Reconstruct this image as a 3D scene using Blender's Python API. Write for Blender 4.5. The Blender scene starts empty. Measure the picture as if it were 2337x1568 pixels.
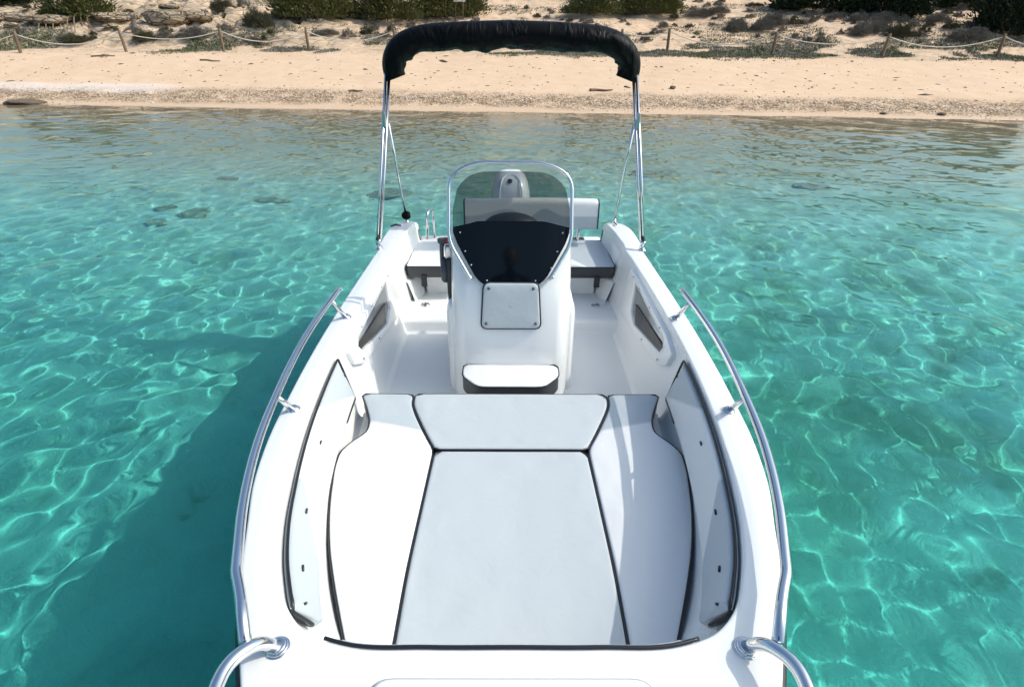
import bpy, bmesh, math, random
import numpy as np
from mathutils import Vector, Matrix, Euler

R = math.radians
scene = bpy.context.scene
COL = scene.collection
rng = np.random.default_rng(7)
random.seed(7)

# ------------------------------------------------------------------ camera model (used for placing things where the photo shows them)
FPX = 1290.0 / 2337.0          # focal length in picture widths
PITCH = R(29.5)
YAW = R(0.35)                  # a touch to the right of the boat's axis
ROLL = R(0.4)
CAMPOS = Vector((-0.010, 0.0, 2.10))
cam_rot = (Matrix.Rotation(-YAW, 3, 'Z') @ Matrix.Rotation(math.pi / 2 - PITCH, 3, 'X') @ Matrix.Rotation(ROLL, 3, 'Z'))

def ray(u, v):
    d = Vector(((u - 1168.5) / 1290.0, -(v - 784.0) / 1290.0, -1.0))
    return cam_rot @ d

def at_z(u, v, z):
    d = ray(u, v)
    t = (z - CAMPOS.z) / d.z
    return CAMPOS + d * t

def at_y(u, v, y):
    d = ray(u, v)
    t = (y - CAMPOS.y) / d.y
    return CAMPOS + d * t

# ------------------------------------------------------------------ terrain
def vnoise(x, y, seed=0):
    xi = np.floor(x).astype(np.int64); yi = np.floor(y).astype(np.int64)
    xf = x - xi; yf = y - yi
    def h(a, b):
        n = (a * 374761393 + b * 668265263 + seed * 974711) & 0x7fffffff
        n = ((n ^ (n >> 13)) * 1274126177) & 0x7fffffff
        n = (n ^ (n >> 16)) & 0x7fffffff
        return n / 0x7fffffff
    sx = xf * xf * xf * (xf * (xf * 6 - 15) + 10); sy = yf * yf * yf * (yf * (yf * 6 - 15) + 10)
    a = h(xi, yi) * (1 - sx) + h(xi + 1, yi) * sx
    b = h(xi, yi + 1) * (1 - sx) + h(xi + 1, yi + 1) * sx
    return (a * (1 - sy) + b * sy) * 2 - 1

def fbm(x, y, octs=4, seed=0):
    s = 0; a = 1.0; f = 1.0; tot = 0
    for o in range(octs):
        s = s + a * vnoise(x * f + o * 17.3, y * f - o * 9.1, seed + o); tot += a
        a *= 0.5; f *= 2.03
    return s / tot

def shore_d(x, y):
    return y + 0.072 * x - 16.55 + 0.22 * vnoise(x * 0.16, x * 0 + 3.3, 5) + 0.08 * vnoise(x * 0.6, x * 0 + 1.3, 6)

D_PTS = np.array([-60, -30, -20, -14, -10, -7, -4, -2, -0.8, 0, 0.5, 1.2, 2.0, 3.2, 5.5, 8.0, 9.5, 12, 16, 22, 30, 45, 90])
Z_PTS = np.array([-2.6, -2.1, -1.38, -1.0, -.60, -.27, -.20, -.08, -.035, 0, 0.055, 0.16, 0.30, 0.40, 0.68, 1.0, 1.12, 1.75, 2.75, 4.0, 5.6, 8.6, 16])

def height(x, y):
    x = np.asarray(x, float); y = np.asarray(y, float)
    d = shore_d(x, y)
    z = np.interp(d, D_PTS, Z_PTS)
    # smooth kinks
    z = (np.interp(d - 0.35, D_PTS, Z_PTS) + z + np.interp(d + 0.35, D_PTS, Z_PTS)) / 3
    sea = np.clip(-d / 3, 0, 1); dune = np.clip((d - 8.6) / 4, 0, 1); sand = np.clip(d / 1.5, 0, 1) * (1 - dune)
    z = z + sea * (0.09 * fbm(x * 0.5, y * 0.5, 3, 11) + 0.035 * fbm(x * 2.2, y * 2.2, 2, 12))
    z = z + sand * (0.035 * fbm(x * 0.45, y * 0.45, 3, 13) + 0.012 * vnoise(x * 3.1, y * 3.1, 14) + .006 * vnoise(x * 7.1, y * 7.1, 15))
    z = z + dune * (0.34 * fbm(x * 0.22, y * 0.22, 4, 16) + 0.07 * fbm(x * 1.3, y * 1.3, 3, 17) + .03 * vnoise(x * 4.0, y * 4.0, 18))
    # rocky eroded bank at the left
    m = np.clip((-x - 6.5) / 3, 0, 1) * np.clip((d - 9.0) / 1.2, 0, 1) * np.clip((26 - d) / 6, 0, 1)
    ledge = np.abs(fbm(x * 0.5 + 5, y * 0.9, 4, 21))
    z = z + m * (0.30 - 1.1 * np.clip(0.16 - ledge, 0, 1) * 2.2 + 0.20 * np.abs(fbm(x * 1.7, y * 2.4, 3, 22)))
    return z

def hz(x, y):
    return float(height(np.array([x]), np.array([y]))[0])

def on_ground(u, v, t0=5.0):
    d = ray(u, v).normalized()
    ts = np.linspace(t0, 90, 3000)
    px = CAMPOS.x + d.x * ts; py = CAMPOS.y + d.y * ts; pz = CAMPOS.z + d.z * ts
    below = np.nonzero(pz < height(px, py))[0]
    if len(below) == 0:
        i = len(ts) - 1
    else:
        i = below[0]
    return Vector((px[i], py[i], hz(px[i], py[i])))

# ------------------------------------------------------------------ object helpers
def tag(o, label=None, cat=None, group=None, kind=None):
    if label: o['label'] = label
    if cat: o['category'] = cat
    if group: o['group'] = group
    if kind: o['kind'] = kind
    return o

def thing(name, label, cat, loc=(0, 0, 0), rotz=0.0, group=None):
    o = bpy.data.objects.new(name, None); COL.objects.link(o)
    o.location = loc; o.rotation_euler = (0, 0, rotz); o.empty_display_size = 0.1
    return tag(o, label, cat, group)

def mesh_obj(name, verts, faces, mat=None, parent=None, smooth=True, label=None, matidx=None):
    me = bpy.data.meshes.new(name)
    if isinstance(verts, np.ndarray):
        verts = verts.tolist()
    me.from_pydata(verts, [], faces)
    if smooth:
        me.polygons.foreach_set('use_smooth', [True] * len(me.polygons))
    mats = mat if isinstance(mat, (list, tuple)) else [mat]
    for m in mats:
        if m: me.materials.append(m)
    if matidx is not None:
        me.polygons.foreach_set('material_index', matidx)
    me.update()
    o = bpy.data.objects.new(name, me); COL.objects.link(o)
    if parent: o.parent = parent
    if label: o['label'] = label
    return o

class MB:
    """collects shapes into one mesh"""
    def __init__(s): s.v = []; s.f = []; s.m = []
    def add(s, v, f, mi=0):
        n = len(s.v); s.v += [tuple(p) for p in v]; s.f += [tuple(i + n for i in q) for q in f]; s.m += [mi] * len(f); return s
    def build(s, name, mat, parent=None, smooth=True, label=None, sharp=None, bevel=None, subsurf=0, weld=False):
        o = mesh_obj(name, s.v, s.f, mat, parent, smooth, label, s.m if isinstance(mat, (list, tuple)) else None)
        if weld:
            bm = bmesh.new(); bm.from_mesh(o.data); bmesh.ops.remove_doubles(bm, verts=bm.verts, dist=1e-5); bm.to_mesh(o.data); bm.free()
        if bevel:
            b = o.modifiers.new('bevel', 'BEVEL'); b.width = bevel; b.segments = 3; b.limit_method = 'ANGLE'; b.angle_limit = R(30); b.harden_normals = False
        if subsurf:
            m = o.modifiers.new('sub', 'SUBSURF'); m.levels = subsurf; m.render_levels = subsurf
        if sharp:
            smooth_by_angle(o, sharp)
        return o
    # --- shapes
    def box(s, c, h, rot=None, mi=0):
        c = Vector(c); P = []
        for z in (-1, 1):
            for y in (-1, 1):
                for x in (-1, 1):
                    p = Vector((x * h[0], y * h[1], z * h[2]))
                    if rot is not None: p = rot @ p
                    P.append(c + p)
        return s.add(P, [(0, 2, 3, 1), (4, 5, 7, 6), (0, 1, 5, 4), (2, 6, 7, 3), (0, 4, 6, 2), (1, 3, 7, 5)], mi)
    def grid(s, rows, close_u=False, close_v=False, mi=0):
        nr = len(rows); nc = len(rows[0]); V = [p for r in rows for p in r]; F = []
        for i in range(nr if close_v else nr - 1):
            for j in range(nc if close_u else nc - 1):
                a = i * nc + j; b = i * nc + (j + 1) % nc; c = ((i + 1) % nr) * nc + (j + 1) % nc; d = ((i + 1) % nr) * nc + j
                F.append((a, b, c, d))
        return s.add(V, F, mi)
    def tube(s, pts, rad, seg=12, closed=False, caps=True, mi=0):
        pts = [Vector(p) for p in pts]; n = len(pts)
        rads = rad if isinstance(rad, (list, tuple)) else [rad] * n
        T = []
        for i in range(n):
            a = pts[i - 1] if (i > 0 or closed) else pts[i]; b = pts[(i + 1) % n] if (i < n - 1 or closed) else pts[i]
            T.append((b - a).normalized())
        up = Vector((0, 0, 1)) if abs(T[0].z) < 0.9 else Vector((1, 0, 0))
        N = (up - T[0] * up.dot(T[0])).normalized(); rows = []
        for i in range(n):
            N = (N - T[i] * N.dot(T[i])).normalized(); B = T[i].cross(N)
            rows.append([pts[i] + (N * math.cos(2 * math.pi * k / seg) + B * math.sin(2 * math.pi * k / seg)) * rads[i] for k in range(seg)])
        base = len(s.v)
        s.grid(rows, close_u=True, close_v=closed, mi=mi)
        if caps and not closed:
            s.add([], [], mi)
            s.f.append(tuple(base + k for k in range(seg))[::-1]); s.m.append(mi)
            s.f.append(tuple(base + (n - 1) * seg + k for k in range(seg))); s.m.append(mi)
        return s
    def lathe(s, prof, c=(0, 0, 0), axis='Z', seg=24, mi=0, rot=None):
        rows = []
        for r, h in prof:
            row = []
            for k in range(seg):
                a = 2 * math.pi * k / seg
                p = Vector((r * math.cos(a), r * math.sin(a), h))
                if rot is not None: p = rot @ p
                row.append(Vector(c) + p)
            rows.append(row)
        base = len(s.v)
        s.grid(rows, close_u=True, mi=mi)
        n = len(prof)
        s.f.append(tuple(base + k for k in range(seg))[::-1]); s.m.append(mi)
        s.f.append(tuple(base + (n - 1) * seg + k for k in range(seg))); s.m.append(mi)
        return s
    def prism(s, pts, off, mi=0):
        n = len(pts); off = Vector(off)
        V = [Vector(p) for p in pts] + [Vector(p) + off for p in pts]
        F = [tuple(range(n))[::-1], tuple(range(n, 2 * n))] + [(i, (i + 1) % n, n + (i + 1) % n, n + i) for i in range(n)]
        return s.add(V, F, mi)

def smooth_by_angle(o, deg):
    me = o.data
    bm = bmesh.new(); bm.from_mesh(me)
    for e in bm.edges:
        if len(e.link_faces) == 2 and e.calc_face_angle(0) > R(deg): e.smooth = False
    bm.to_mesh(me); bm.free()

def spline(pts, n, closed=False):
    """Catmull-Rom (centripetal-ish) through points, resampled to n points by arc length"""
    P = [Vector(p) for p in pts]; m = len(P); out = []
    segs = m if closed else m - 1
    for i in range(segs):
        p0 = P[(i - 1) % m] if (closed or i > 0) else P[0] * 2 - P[1]
        p1 = P[i]; p2 = P[(i + 1) % m]
        p3 = P[(i + 2) % m] if (closed or i + 2 < m) else P[-1] * 2 - P[-2]
        l1 = max((p2 - p1).length, 1e-6); l0 = max((p1 - p0).length, 1e-6); l2 = max((p3 - p2).length, 1e-6)
        m1 = ((p2 - p1) / l1 * l0 + (p1 - p0) / l0 * l1) / (l0 + l1) * l1
        m2 = ((p3 - p2) / l2 * l1 + (p2 - p1) / l1 * l2) / (l1 + l2) * l1
        for k in range(16):
            t = k / 16; t2 = t * t; t3 = t2 * t
            out.append(p1 * (2 * t3 - 3 * t2 + 1) + m1 * (t3 - 2 * t2 + t) + p2 * (-2 * t3 + 3 * t2) + m2 * (t3 - t2))
    if not closed: out.append(P[-1].copy())
    return resample(out, n, closed)

def resample(P, n, closed=False):
    P = [Vector(p) for p in P]
    if closed: P = P + [P[0]]
    L = [0.0]
    for a, b in zip(P, P[1:]): L.append(L[-1] + (b - a).length)
    out = []; j = 0
    for i in range(n):
        t = L[-1] * i / (n if closed else n - 1)
        while j < len(L) - 2 and L[j + 1] < t: j += 1
        f = (t - L[j]) / max(L[j + 1] - L[j], 1e-9)
        out.append(P[j].lerp(P[j + 1], f))
    return out

def round_poly(pts, r, n=5):
    """polyline corners rounded with radius ~r (closed)"""
    out = []; m = len(pts)
    for i in range(m):
        p = Vector(pts[i]); a = Vector(pts[i - 1]); b = Vector(pts[(i + 1) % m])
        rr = r[i] if isinstance(r, (list, tuple)) else r
        da = (a - p); db = (b - p)
        rr = min(rr, da.length * 0.45, db.length * 0.45)
        if rr < 1e-5: out.append(p); continue
        A = p + da.normalized() * rr; B = p + db.normalized() * rr
        for k in range(n + 1):
            t = k / n
            out.append(A * (1 - t) ** 2 + p * 2 * t * (1 - t) + B * t * t)
    return out

def round_path(pts, r, n=6):
    """open path with rounded inner corners"""
    out = [Vector(pts[0])]
    for i in range(1, len(pts) - 1):
        p = Vector(pts[i]); a = Vector(pts[i - 1]); b = Vector(pts[i + 1])
        rr = r[i] if isinstance(r, (list, tuple)) else r
        rr = min(rr, (a - p).length * 0.49, (b - p).length * 0.49)
        A = p + (a - p).normalized() * rr; B = p + (b - p).normalized() * rr
        for k in range(n + 1):
            t = k / n
            out.append(A * (1 - t) ** 2 + p * 2 * t * (1 - t) + B * t * t)
    out.append(Vector(pts[-1]))
    return out

# ------------------------------------------------------------------ material helpers
class NT:
    def __init__(s, name, disp=None):
        s.m = bpy.data.materials.new(name); s.m.use_nodes = True; s.t = s.m.node_tree; s.n = s.t.nodes; s.n.clear()
        s.out = s.n.new('ShaderNodeOutputMaterial')
    def node(s, typ, **kw):
        n = s.n.new(typ)
        for k, v in kw.items():
            if k.startswith('i_'):
                key = k[2:]; key = int(key) if key.isdigit() else key
                s.set(n, key, v)
            else: setattr(n, k, v)
        return n
    def set(s, n, key, v):
        sock = n.inputs[key] if isinstance(key, int) else n.inputs[key.replace('_', ' ')] if key.replace('_', ' ') in n.inputs else n.inputs[key]
        if isinstance(v, bpy.types.NodeSocket): s.t.links.new(v, sock)
        elif isinstance(v, bpy.types.Node): s.t.links.new(v.outputs[0], sock)
        else: sock.default_value = v
    def link(s, a, b): s.t.links.new(a, b)
    def math(s, op, a, b=0.0, c=0.0, clamp=False):
        n = s.n.new('ShaderNodeMath'); n.operation = op; n.use_clamp = clamp
        for i, v in enumerate((a, b, c)): s.set(n, i, v)
        return n.outputs[0]
    def mix(s, f, a, b, blend='MIX'):
        n = s.n.new('ShaderNodeMix'); n.data_type = 'RGBA'; n.blend_type = blend
        s.set(n, 0, f); s.set(n, 6, a); s.set(n, 7, b); return n.outputs[2]
    def ramp(s, f, stops):
        n = s.n.new('ShaderNodeValToRGB'); e = n.color_ramp.elements
        while len(e) < len(stops): e.new(0.5)
        for k, (p, c) in enumerate(stops):
            e[k].position = p; e[k].color = c if len(c) == 4 else (*c, 1)
        s.set(n, 0, f); return n.outputs[0]
    def noise(s, scale, detail=3, rough=0.5, vec=None, dist=0.0):
        n = s.n.new('ShaderNodeTexNoise'); s.set(n, 'Scale', scale); s.set(n, 'Detail', detail); s.set(n, 'Roughness', rough); s.set(n, 'Distortion', dist)
        if vec is not None: s.link(vec, n.inputs['Vector'])
        return n.outputs[0]
    def voro(s, scale, vec=None, feature='F1', out=0, rnd=1.0):
        n = s.n.new('ShaderNodeTexVoronoi'); n.feature = feature; s.set(n, 'Scale', scale); s.set(n, 'Randomness', rnd)
        if vec is not None: s.link(vec, n.inputs['Vector'])
        return n.outputs[out]
    def smooth(s, v, a, b):
        n = s.n.new('ShaderNodeMapRange'); n.interpolation_type = 'SMOOTHSTEP'; s.set(n, 0, v); s.set(n, 1, a); s.set(n, 2, b); return n.outputs[0]
    def bump(s, h, strength=0.3, dist=0.01, normal=None):
        n = s.n.new('ShaderNodeBump'); s.set(n, 'Strength', strength); s.set(n, 'Distance', dist); s.set(n, 'Height', h)
        if normal is not None: s.link(normal, n.inputs['Normal'])
        return n.outputs[0]
    def geo(s): return s.n.new('ShaderNodeNewGeometry')
    def objc(s): return s.n.new('ShaderNodeTexCoord').outputs['Object']
    def sep(s, v):
        n = s.n.new('ShaderNodeSeparateXYZ'); s.link(v, n.inputs[0]); return n.outputs
    def principled(s, **kw):
        b = s.n.new('ShaderNodeBsdfPrincipled')
        for k, v in kw.items(): s.set(b, k, v)
        s.link(b.outputs[0], s.out.inputs[0]); return b
def rgb(*c): return (*c, 1.0)

def simple_mat(name, col, rough=0.4, metal=0.0, spec=0.5, coat=0.0, bump=None, var=0.0, varscale=6.0, aniso=0):
    t = NT(name); o = t.objc(); kw = {}
    c = rgb(*col)
    if var:
        nz = t.noise(varscale, 4, 0.6, o)
        c = t.mix(t.math('MULTIPLY', nz, 1.0), rgb(*[x * (1 - var) for x in col]), rgb(*[min(1, x * (1 + var * .6)) for x in col]))
    kw['Base Color'] = c; kw['Roughness'] = rough; kw['Metallic'] = metal; kw['Specular IOR Level'] = spec; kw['Coat Weight'] = coat
    if coat: kw['Coat Roughness'] = 0.05
    if bump:
        sc, st, di = bump
        kw['Normal'] = t.bump(t.noise(sc, 4, 0.55, o), st, di)
    t.principled(**kw)
    return t.m
# ================================================================== light, sky, camera
SUN_AZ = Vector((0.999, 0.03)).normalized(); SUN_EL = R(44)
S = Vector((SUN_AZ.x * math.cos(SUN_EL), SUN_AZ.y * math.cos(SUN_EL), math.sin(SUN_EL))).normalized()
w = bpy.data.worlds.new('World'); scene.world = w; w.use_nodes = True
nt = w.node_tree; bg = nt.nodes['Background']
sky = nt.nodes.new('ShaderNodeTexSky'); sky.sky_type = 'NISHITA'; sky.sun_disc = False
sky.sun_elevation = SUN_EL; sky.sun_rotation = math.atan2(S.x, S.y); sky.air_density = 1.0; sky.dust_density = 4.0; sky.ozone_density = 1.6
tint = nt.nodes.new('ShaderNodeMix'); tint.data_type = 'RGBA'; tint.blend_type = 'MULTIPLY'; tint.inputs[0].default_value = 1.0; tint.inputs[7].default_value = (.88, 1.0, 1.02, 1)
nt.links.new(sky.outputs[0], tint.inputs[6]); nt.links.new(tint.outputs[2], bg.inputs[0]); bg.inputs[1].default_value = 0.15
ld = bpy.data.lights.new('sun', 'SUN'); ld.energy = 2.15; ld.angle = R(0.5); ld.color = (1.0, 0.955, 0.87)
lo = bpy.data.objects.new('sun', ld); COL.objects.link(lo); lo.rotation_euler = S.to_track_quat('Z', 'Y').to_euler(); lo.location = (8, 6, 9)
ld.cycles.is_caustics_light = True

cd = bpy.data.cameras.new('camera'); cam = bpy.data.objects.new('camera', cd); COL.objects.link(cam)
cd.sensor_width = 36.0; cd.lens = 36.0 * FPX; cd.clip_start = 0.05; cd.clip_end = 500
cam.location = CAMPOS; cam.rotation_euler = cam_rot.to_euler()
scene.camera = cam
vs = scene.view_settings; vs.view_transform = 'Standard'; vs.look = 'None'; vs.gamma = 1; vs.exposure = 0.40; vs.use_curve_mapping = False
cy = scene.cycles
cy.use_denoising = True; cy.max_bounces = 8; cy.diffuse_bounces = 3; cy.glossy_bounces = 4; cy.transmission_bounces = 6; cy.transparent_max_bounces = 12
cy.caustics_reflective = False; cy.caustics_refractive = True; cy.blur_glossy = 0.5; cy.sample_clamp_indirect = 4.0; cy.volume_bounces = 0

# ================================================================== ground sheets
def ground_mat():
    t = NT('shore_ground'); g = t.geo(); P = g.outputs['Position']; X, Y, Z = t.sep(P)
    # distance inland of the waterline
    d = t.math('ADD', Y, t.math('MULTIPLY', X, 0.072)); d = t.math('SUBTRACT', d, 16.55)
    big = t.noise(0.35, 4, 0.55, P); mid = t.noise(1.7, 5, 0.6, P); fine = t.noise(14, 4, 0.6, P); vf = t.noise(60, 3, 0.6, P)
    sand = t.mix(big, rgb(.64, .44, .285), rgb(.73, .52, .355))
    sand = t.mix(t.math('MULTIPLY', t.smooth(mid, .42, .75), .55), sand, rgb(.75, .56, .405))
    sand = t.mix(t.math('MULTIPLY', t.smooth(fine, .55, .8), .35), sand, rgb(.50, .36, .23))
    # small dark litter flecks
    fl = t.voro(5.5, P); flm = t.math('MULTIPLY', t.math('LESS_THAN', fl, t.math('MULTIPLY', t.smooth(mid, .35, .8), .17)), .55)
    sand = t.mix(flm, sand, rgb(.22, .15, .10))
    # shingle band by the water
    wob = t.math('MULTIPLY', t.math('SUBTRACT', big, .5), 1.6)
    dd = t.math('ADD', d, wob)
    band = t.math('MULTIPLY', t.smooth(dd, .2, .8), t.math('SUBTRACT', 1.0, t.smooth(dd, 1.5, 2.4)))
    peb = t.voro(17, P, out=1); pebd = t.voro(17, P)
    pebc = t.ramp(t.sep(peb)[0], [(0, rgb(.20, .12, .06)), (.3, rgb(.42, .27, .145)), (.65, rgb(.62, .45, .30)), (1, rgb(.80, .70, .58))])
    pebc = t.mix(t.smooth(pebd, .3, .75), pebc, rgb(.16, .10, .06))
    bandm = t.math('MULTIPLY', band, t.smooth(mid, .3, .55))
    sand = t.mix(t.math('MULTIPLY', bandm, .95), sand, pebc)
    pale = t.math('MULTIPLY', t.math('MULTIPLY', t.smooth(t.math('MULTIPLY', X, -1.0), 9.8, 11.5), t.smooth(dd, 1.5, 1.8)), t.math('SUBTRACT', 1.0, t.smooth(dd, 2.3, 2.8)))
    sand = t.mix(t.math('MULTIPLY', pale, .45), sand, rgb(.80, .73, .69))
    # wet strip
    wet = t.math('SUBTRACT', 1.0, t.smooth(d, .15, .75))
    # dune: grit, soil and stones
    dm = t.smooth(d, 7.5, 9.5)
    soil = t.math('MULTIPLY', dm, t.smooth(t.noise(2.6, 6, .65, P), .44, .66))
    sand = t.mix(t.math('MULTIPLY', soil, .75), sand, rgb(.40, .29, .19))
    grit = t.math('MULTIPLY', dm, t.math('LESS_THAN', t.voro(7, P), t.math('MULTIPLY', t.smooth(big, .4, .7), .25)))
    sand = t.mix(t.math('MULTIPLY', grit, .8), sand, rgb(.17, .13, .09))
    # thin plant litter along the fence
    fz = t.math('MULTIPLY', t.smooth(d, 7.6, 8.4), t.math('SUBTRACT', 1.0, t.smooth(d, 9.6, 12.5)))
    lt = t.math('MULTIPLY', fz, t.smooth(t.noise(4.5, 6, .7, P), .48, .62))
    sand = t.mix(t.math('MULTIPLY', lt, .55), sand, t.mix(t.noise(1.1, 3, .6, P), rgb(.17, .17, .10), rgb(.33, .30, .24)))
    # eroded rock of the bank on the left
    mp = t.node('ShaderNodeMapping'); mp.inputs['Scale'].default_value = (.8, 1.6, 3.2); t.link(P, mp.inputs[0])
    bk = t.math('MULTIPLY', t.smooth(t.math('MULTIPLY', X, -1.0), 6.0, 8.5), t.smooth(d, 8.9, 10.0))
    strata = t.noise(1.6, 7, .68, mp.outputs[0], .8); crack = t.voro(1.5, mp.outputs[0], 'DISTANCE_TO_EDGE')
    rockc = t.mix(t.smooth(strata, .38, .66), rgb(.40, .29, .19), rgb(.68, .54, .39))
    rockc = t.mix(t.math('SUBTRACT', 1.0, t.smooth(crack, .0, .09)), rockc, rgb(.14, .10, .065))
    sand = t.mix(t.math('MULTIPLY', bk, .75), sand, rockc)
    # under water: pale sand with darker weedy patches
    under = t.math('SUBTRACT', 1.0, t.smooth(d, -.6, .1))
    bed = t.mix(mid, rgb(.53, .49, .40), rgb(.73, .68, .57))
    weed = t.smooth(t.noise(.55, 5, .62, P, .6), .53, .68)
    bed = t.mix(t.math('MULTIPLY', weed, t.math('ADD', .42, t.math('MULTIPLY', t.smooth(X, .5, 4.0), .38))), bed, rgb(.30, .30, .17))
    bed = t.mix(t.math('MULTIPLY', t.smooth(t.noise(3.2, 4, .6, P), .62, .74), .5), bed, rgb(.22, .21, .13))
    # cobbles and rubble, more of them to the right of the boat
    cb = t.voro(2.6, P, out=1); cbd = t.voro(2.6, P); cbm = t.math('MULTIPLY', t.smooth(t.noise(.8, 4, .6, P), .46, .60), t.math('ADD', .18, t.math('MULTIPLY', t.smooth(X, .3, 3.0), .55)))
    cbc = t.ramp(t.sep(cb)[0], [(0, rgb(.24, .24, .12)), (.4, rgb(.46, .42, .26)), (.75, rgb(.70, .64, .44)), (1, rgb(.88, .84, .66))])
    cbc = t.mix(t.smooth(cbd, .28, .6), cbc, rgb(.30, .30, .18))
    bed = t.mix(cbm, bed, cbc)
    near = t.math('MULTIPLY', t.smooth(d, -10.0, -4.0), .85)
    bed = t.mix(near, bed, rgb(.42, .30, .18))
    col = t.mix(under, sand, bed)
    col = t.mix(t.math('MULTIPLY', t.math('MULTIPLY', wet, t.math('SUBTRACT', 1.0, under)), .35), col, rgb(.52, .37, .24))
    h = t.math('ADD', t.math('MULTIPLY', fine, .5), t.math('MULTIPLY', vf, .3))
    h = t.math('ADD', h, t.math('MULTIPLY', t.math('MULTIPLY', pebd, band), -.8))
    rough = t.math('SUBTRACT', .95, t.math('MULTIPLY', wet, .3))
    t.principled(**{'Base Color': col, 'Roughness': rough, 'Specular IOR Level': .25, 'Normal': t.bump(h, .55, .05)})
    return t.m
M_ground = ground_mat()

def sheet(name, xs, ys_of_d, mat):
    """grid whose rows follow the waterline: ys_of_d are distances inland"""
    X, Dd = np.meshgrid(xs, ys_of_d)
    Y = Dd + 16.55 - 0.072 * X
    Z = height(X, Y)
    V = np.stack([X, Y, Z], -1).reshape(-1, 3)
    nr, nc = X.shape
    idx = np.arange(nr * nc).reshape(nr, nc)
    F = np.stack([idx[:-1, :-1], idx[:-1, 1:], idx[1:, 1:], idx[1:, :-1]], -1).reshape(-1, 4)
    return np_mesh(name, V, F, mat)

def np_mesh(name, V, F, mat):
    me = bpy.data.meshes.new(name)
    me.vertices.add(len(V)); me.vertices.foreach_set('co', V.astype(np.float32).ravel())
    me.loops.add(F.size); me.loops.foreach_set('vertex_index', F.astype(np.int32).ravel())
    me.polygons.add(len(F)); me.polygons.foreach_set('loop_start', np.arange(0, F.size, 4, dtype=np.int32))
    me.polygons.foreach_set('loop_total', np.full(len(F), 4, np.int32))
    me.polygons.foreach_set('use_smooth', np.ones(len(F), bool))
    me.materials.append(mat); me.update(); me.validate()
    o = bpy.data.objects.new(name, me); COL.objects.link(o); return o

def graded(a, b, n, p=1.0): return a + (b - a) * np.linspace(0, 1, n) ** p
def xs_graded(lim, fine, step, growth):
    xs = list(np.arange(0, fine, step)); s = step
    while xs[-1] < lim:
        s *= growth; xs.append(xs[-1] + s)
    xs = np.array(xs); return np.concatenate([-xs[:0:-1], xs])

gx = xs_graded(130, 24, .16, 1.12)
seabed = sheet('seabed', gx, np.concatenate([graded(-70, -24, 20), np.arange(-23.8, 0.2, .2), [0.3]]), M_ground)
tag(seabed, kind='structure'); seabed.cycles.is_caustics_receiver = True
beach = sheet('beach', gx, np.arange(0.3, 8.61, .1), M_ground); tag(beach, kind='structure')
dune = sheet('dune', gx, np.concatenate([np.arange(8.6, 26, .16), graded(26, 110, 50)]), M_ground); tag(dune, kind='structure')

# ================================================================== water
def wave_height(x, y):
    r = np.random.default_rng(21)
    z = np.zeros_like(x)
    wind = math.atan2(-0.9, -0.45)
    # wavelength, height of the slope, directional spread
    for lam0, slope, cnt, spread in ((2.6, .010, 5, .7), (1.3, .026, 8, .9), (.72, .034, 12, 1.15), (.42, .042, 18, 1.5), (.25, .058, 26, 2.0), (.165, .041, 28, 2.2)):
        for k in range(cnt):
            lam = lam0 * r.uniform(.75, 1.3); a = wind + r.normal(0, spread); K = 2 * math.pi / lam
            amp = slope / K / math.sqrt(cnt) * r.uniform(.6, 1.4)
            ph = r.uniform(0, 6.283)
            arg = K * (x * math.cos(a) + y * math.sin(a)) + ph
            s = np.sin(arg)
            z += amp * 1.41 * s
    # calmer and rougher patches
    m = 0.85 + 0.35 * fbm(x * .22, y * .3, 2, 41)
    return z * m

def water_mat():
    t = NT('sea_water')
    # sea water's own colour: red is lost first, the more the deeper the water stands (depth is stored per vertex)
    at = t.node('ShaderNodeAttribute'); at.attribute_name = 'depth'; dep = at.outputs['Fac']
    ch = [t.math('POWER', math.exp(-k), dep) for k in (.98, .062, .061)]
    cc = t.node('ShaderNodeCombineColor'); [t.link(c, cc.inputs[i]) for i, c in enumerate(ch)]
    glass = t.node('ShaderNodeBsdfGlass', i_IOR=1.333, i_Roughness=0.0)
    t.link(cc.outputs[0], glass.inputs['Color'])
    t.link(glass.outputs[0], t.out.inputs['Surface'])
    return t.m
M_water = water_mat()

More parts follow.
